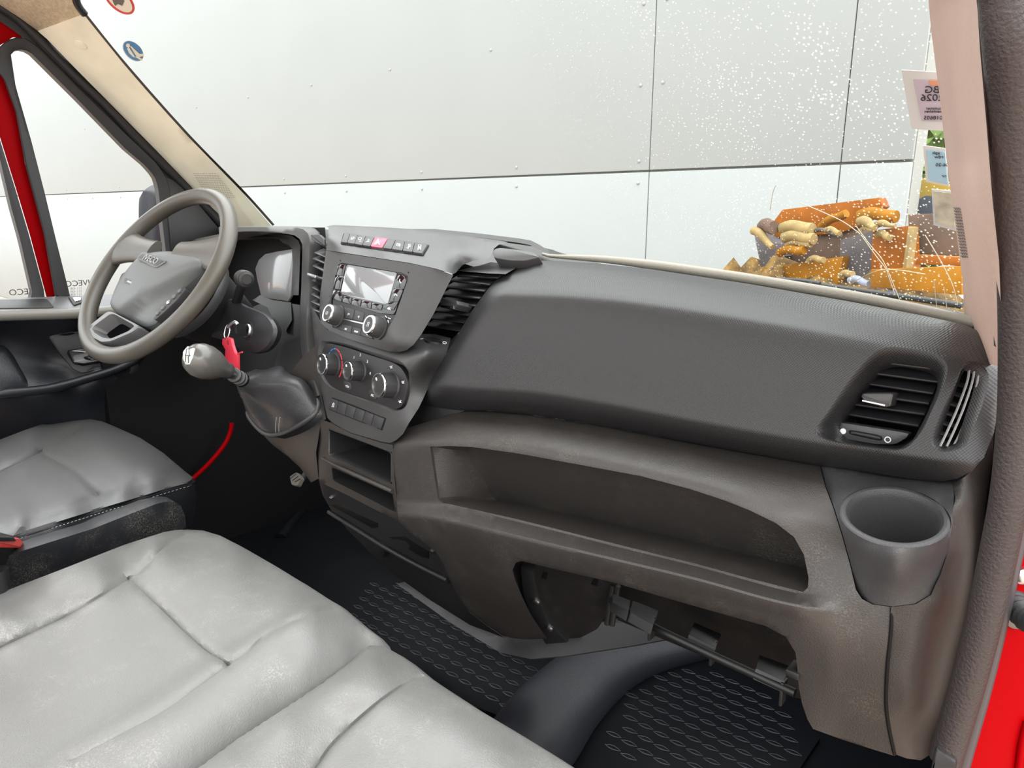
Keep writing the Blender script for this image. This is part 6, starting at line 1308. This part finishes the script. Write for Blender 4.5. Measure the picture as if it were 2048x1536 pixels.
log((1300, 505), (1390, 480), 2.8, .012, PALE, 'thin pale twig under the curved branch')
log((1410, 530), (1490, 530), 2.8, .022, PALE, 'stubby pale stick on the upright panel')
log((1300, 410), (1530, 400), 2.9, .040, ORB, 'rough amber log behind the pale branches')
log((1180, 785), (1260, 755), 2.75, .020, PALE, 'pale stick poking out of the dark gap')
log((1240, 810), (1360, 820), 2.7, .022, mat('pale_blue_pipe', (.17, .19, .24), .5), 'pale bluish pipe at the foot of the heap')
log((1420, 850), (1520, 865), 2.65, .018, mat('pale_blue_pipe', (.17, .19, .24), .5), 'short pale bluish pipe end by the wiper')
log((700, 480), (770, 470), 2.97, .050, BROWN, 'round brown stump on the left of the heap')
rn = random.Random(5); bmh = bmesh.new()
NX, NY = 26, 12
gr = [[None]*NY for _ in range(NX)]
for i in range(NX):
    for j in range(NY):
        x = -.80+1.35*i/(NX-1); y = 2.75+.75*j/(NY-1)
        top = np.interp(i/(NX-1), [0, .06, .3, .75, 1], [.0, .55, .66, .70, .5])*math.sin(math.pi*min(1, .12+.95*j/(NY-1)))**.5
        if j in (0, NY-1) or i in (0, NX-1): top = -.78
        gr[i][j] = bmh.verts.new((x+rn.uniform(-.02, .02), y+rn.uniform(-.02, .02), top+rn.uniform(-.05, .05)*(top > -.7)))
for i in range(NX-1):
    for j in range(NY-1): bmh.faces.new((gr[i][j], gr[i+1][j], gr[i+1][j+1], gr[i][j+1]))
tag(obj('debris_heap', bmh, mat('heap_debris', (.07, .038, .015), .9, var=.6, vscale=18, tint=(.14, .08, .015), bump=1.0, bscale=40), None, None), 'brown heap of crushed wood debris under the scrap boards', 'debris', kind='stuff')
# yellow digger arm with dark cab window beyond the wall end
dg = thing('digger', 'yellow digger with dark glazed opening beyond the end of the wall', 'digger')
fdg = Field([(1800, 400, 'y', 4.4), (1900, 400, 'y', 4.3), (1850, 300, 'y', 4.4)])
ao = [cx2(1560, 385), cx2(1620, 280), cx2(1650, 210), cx2(1690, 170), cx2(1760, 190), cx2(1960, 230), cx2(1960, 520), cx2(1900, 520), cx2(1760, 480), cx2(1700, 400)]
bevel_slab('digger_body', [fdg.P(*p) for p in ao], fdg.N(1850, 400), .0, YEL, dg, .02, .5)
slab_px('digger_window', rr([cx2(1640, 385), cx2(1670, 310), cx2(1720, 285), cx2(1800, 290), cx2(1800, 400), cx2(1740, 430), cx2(1660, 410)], .15), fdg, .02, mat('dark_glazing', (.05, .06, .08), .2), dg, bev=.005)
LEAF = mat('bush_leaf', (.10, .17, .025), .7, var=.4, vscale=6)
def bush(label, c, r, n, seed):
    rn = random.Random(seed); bm = bmesh.new()
    for i in range(n):
        d = Vector((rn.gauss(0, 1), rn.gauss(0, 1), rn.gauss(0, 1))).normalized()*r*rn.random()**.4; p = Vector(c)+Vector((d.x*1.1, d.y*.5, d.z))
        a = Vector((rn.gauss(0, 1), rn.gauss(0, 1), rn.gauss(0, 1))).normalized(); b = a.orthogonal().normalized(); s = .05+.04*rn.random()
        bm.faces.new([bm.verts.new(p+q) for q in (a*s, b*s*.5, -a*s, -b*s*.5)])
    t = thing('bush', label, 'bush')
    tag(obj('foliage', bm, LEAF, t, None), kind='stuff')
    tube('stem', [Vector((c[0], c[1], -.78)), Vector(c)], .03, BROWN, t, seg=8, n=4)
bush('sunlit green bush beyond the end of the wall', at(1880, 320, y=6.0), .8, 1500, 1)
bush('taller green bush higher up beyond the wall end', at(1900, 120, y=7.0), .9, 1500, 2)
yr = thing('yard_rail', 'x', 'rail')
tube('rail_bar', [at(1820, 326, y=5.2), at(1960, 330, y=5.2)], .02, PAPER, yr, seg=8, n=4)
for u_ in (1835, 1945): tube('rail_post', [at(u_, 327, y=5.2), Vector((at(u_, 327, y=5.2).x, 5.2, -.78))], .02, PAPER, yr, seg=8, n=3)
tag(yr, 'white rail in front of the green bush', 'rail')
# ================================================================ tidy: origins at the base of each thing
bpy.context.view_layer.update()
for o in list(bpy.data.objects):
    if o.type == 'MESH' and o.location.length < 1e-9 and o.data.users == 1 and o.data.vertices:
        vs_ = [v.co for v in o.data.vertices]
        c = Vector(((min(v.x for v in vs_)+max(v.x for v in vs_))/2, (min(v.y for v in vs_)+max(v.y for v in vs_))/2, min(v.z for v in vs_)))
        o.data.transform(Matrix.Translation(-c)); o.location = c
bpy.context.view_layer.update()
def kids(o):
    r_ = []
    for c in o.children: r_ += [c]+kids(c)
    return r_
for o in [o for o in bpy.data.objects if o.parent is None]:
    def fix(p, base):
        for c in p.children:
            c.location = c['_w'] - base; fix(c, Vector(c['_w']))
    for c in kids(o): c['_w'] = tuple(c.location)
    for c in kids(o): c['_w'] = Vector(c['_w'])
    if o.type == 'EMPTY':
        pts = [Vector(c['_w'])+v.co for c in kids(o) if c.type == 'MESH' for v in c.data.vertices]
        if pts: o.location = ((min(p.x for p in pts)+max(p.x for p in pts))/2, (min(p.y for p in pts)+max(p.y for p in pts))/2, min(p.z for p in pts))
    def fix2(p, base):
        for c in p.children:
            w_ = Vector(c['_w']); c.location = w_-base; fix2(c, w_)
    fix2(o, Vector(o.location))
    for c in kids(o): del c['_w']
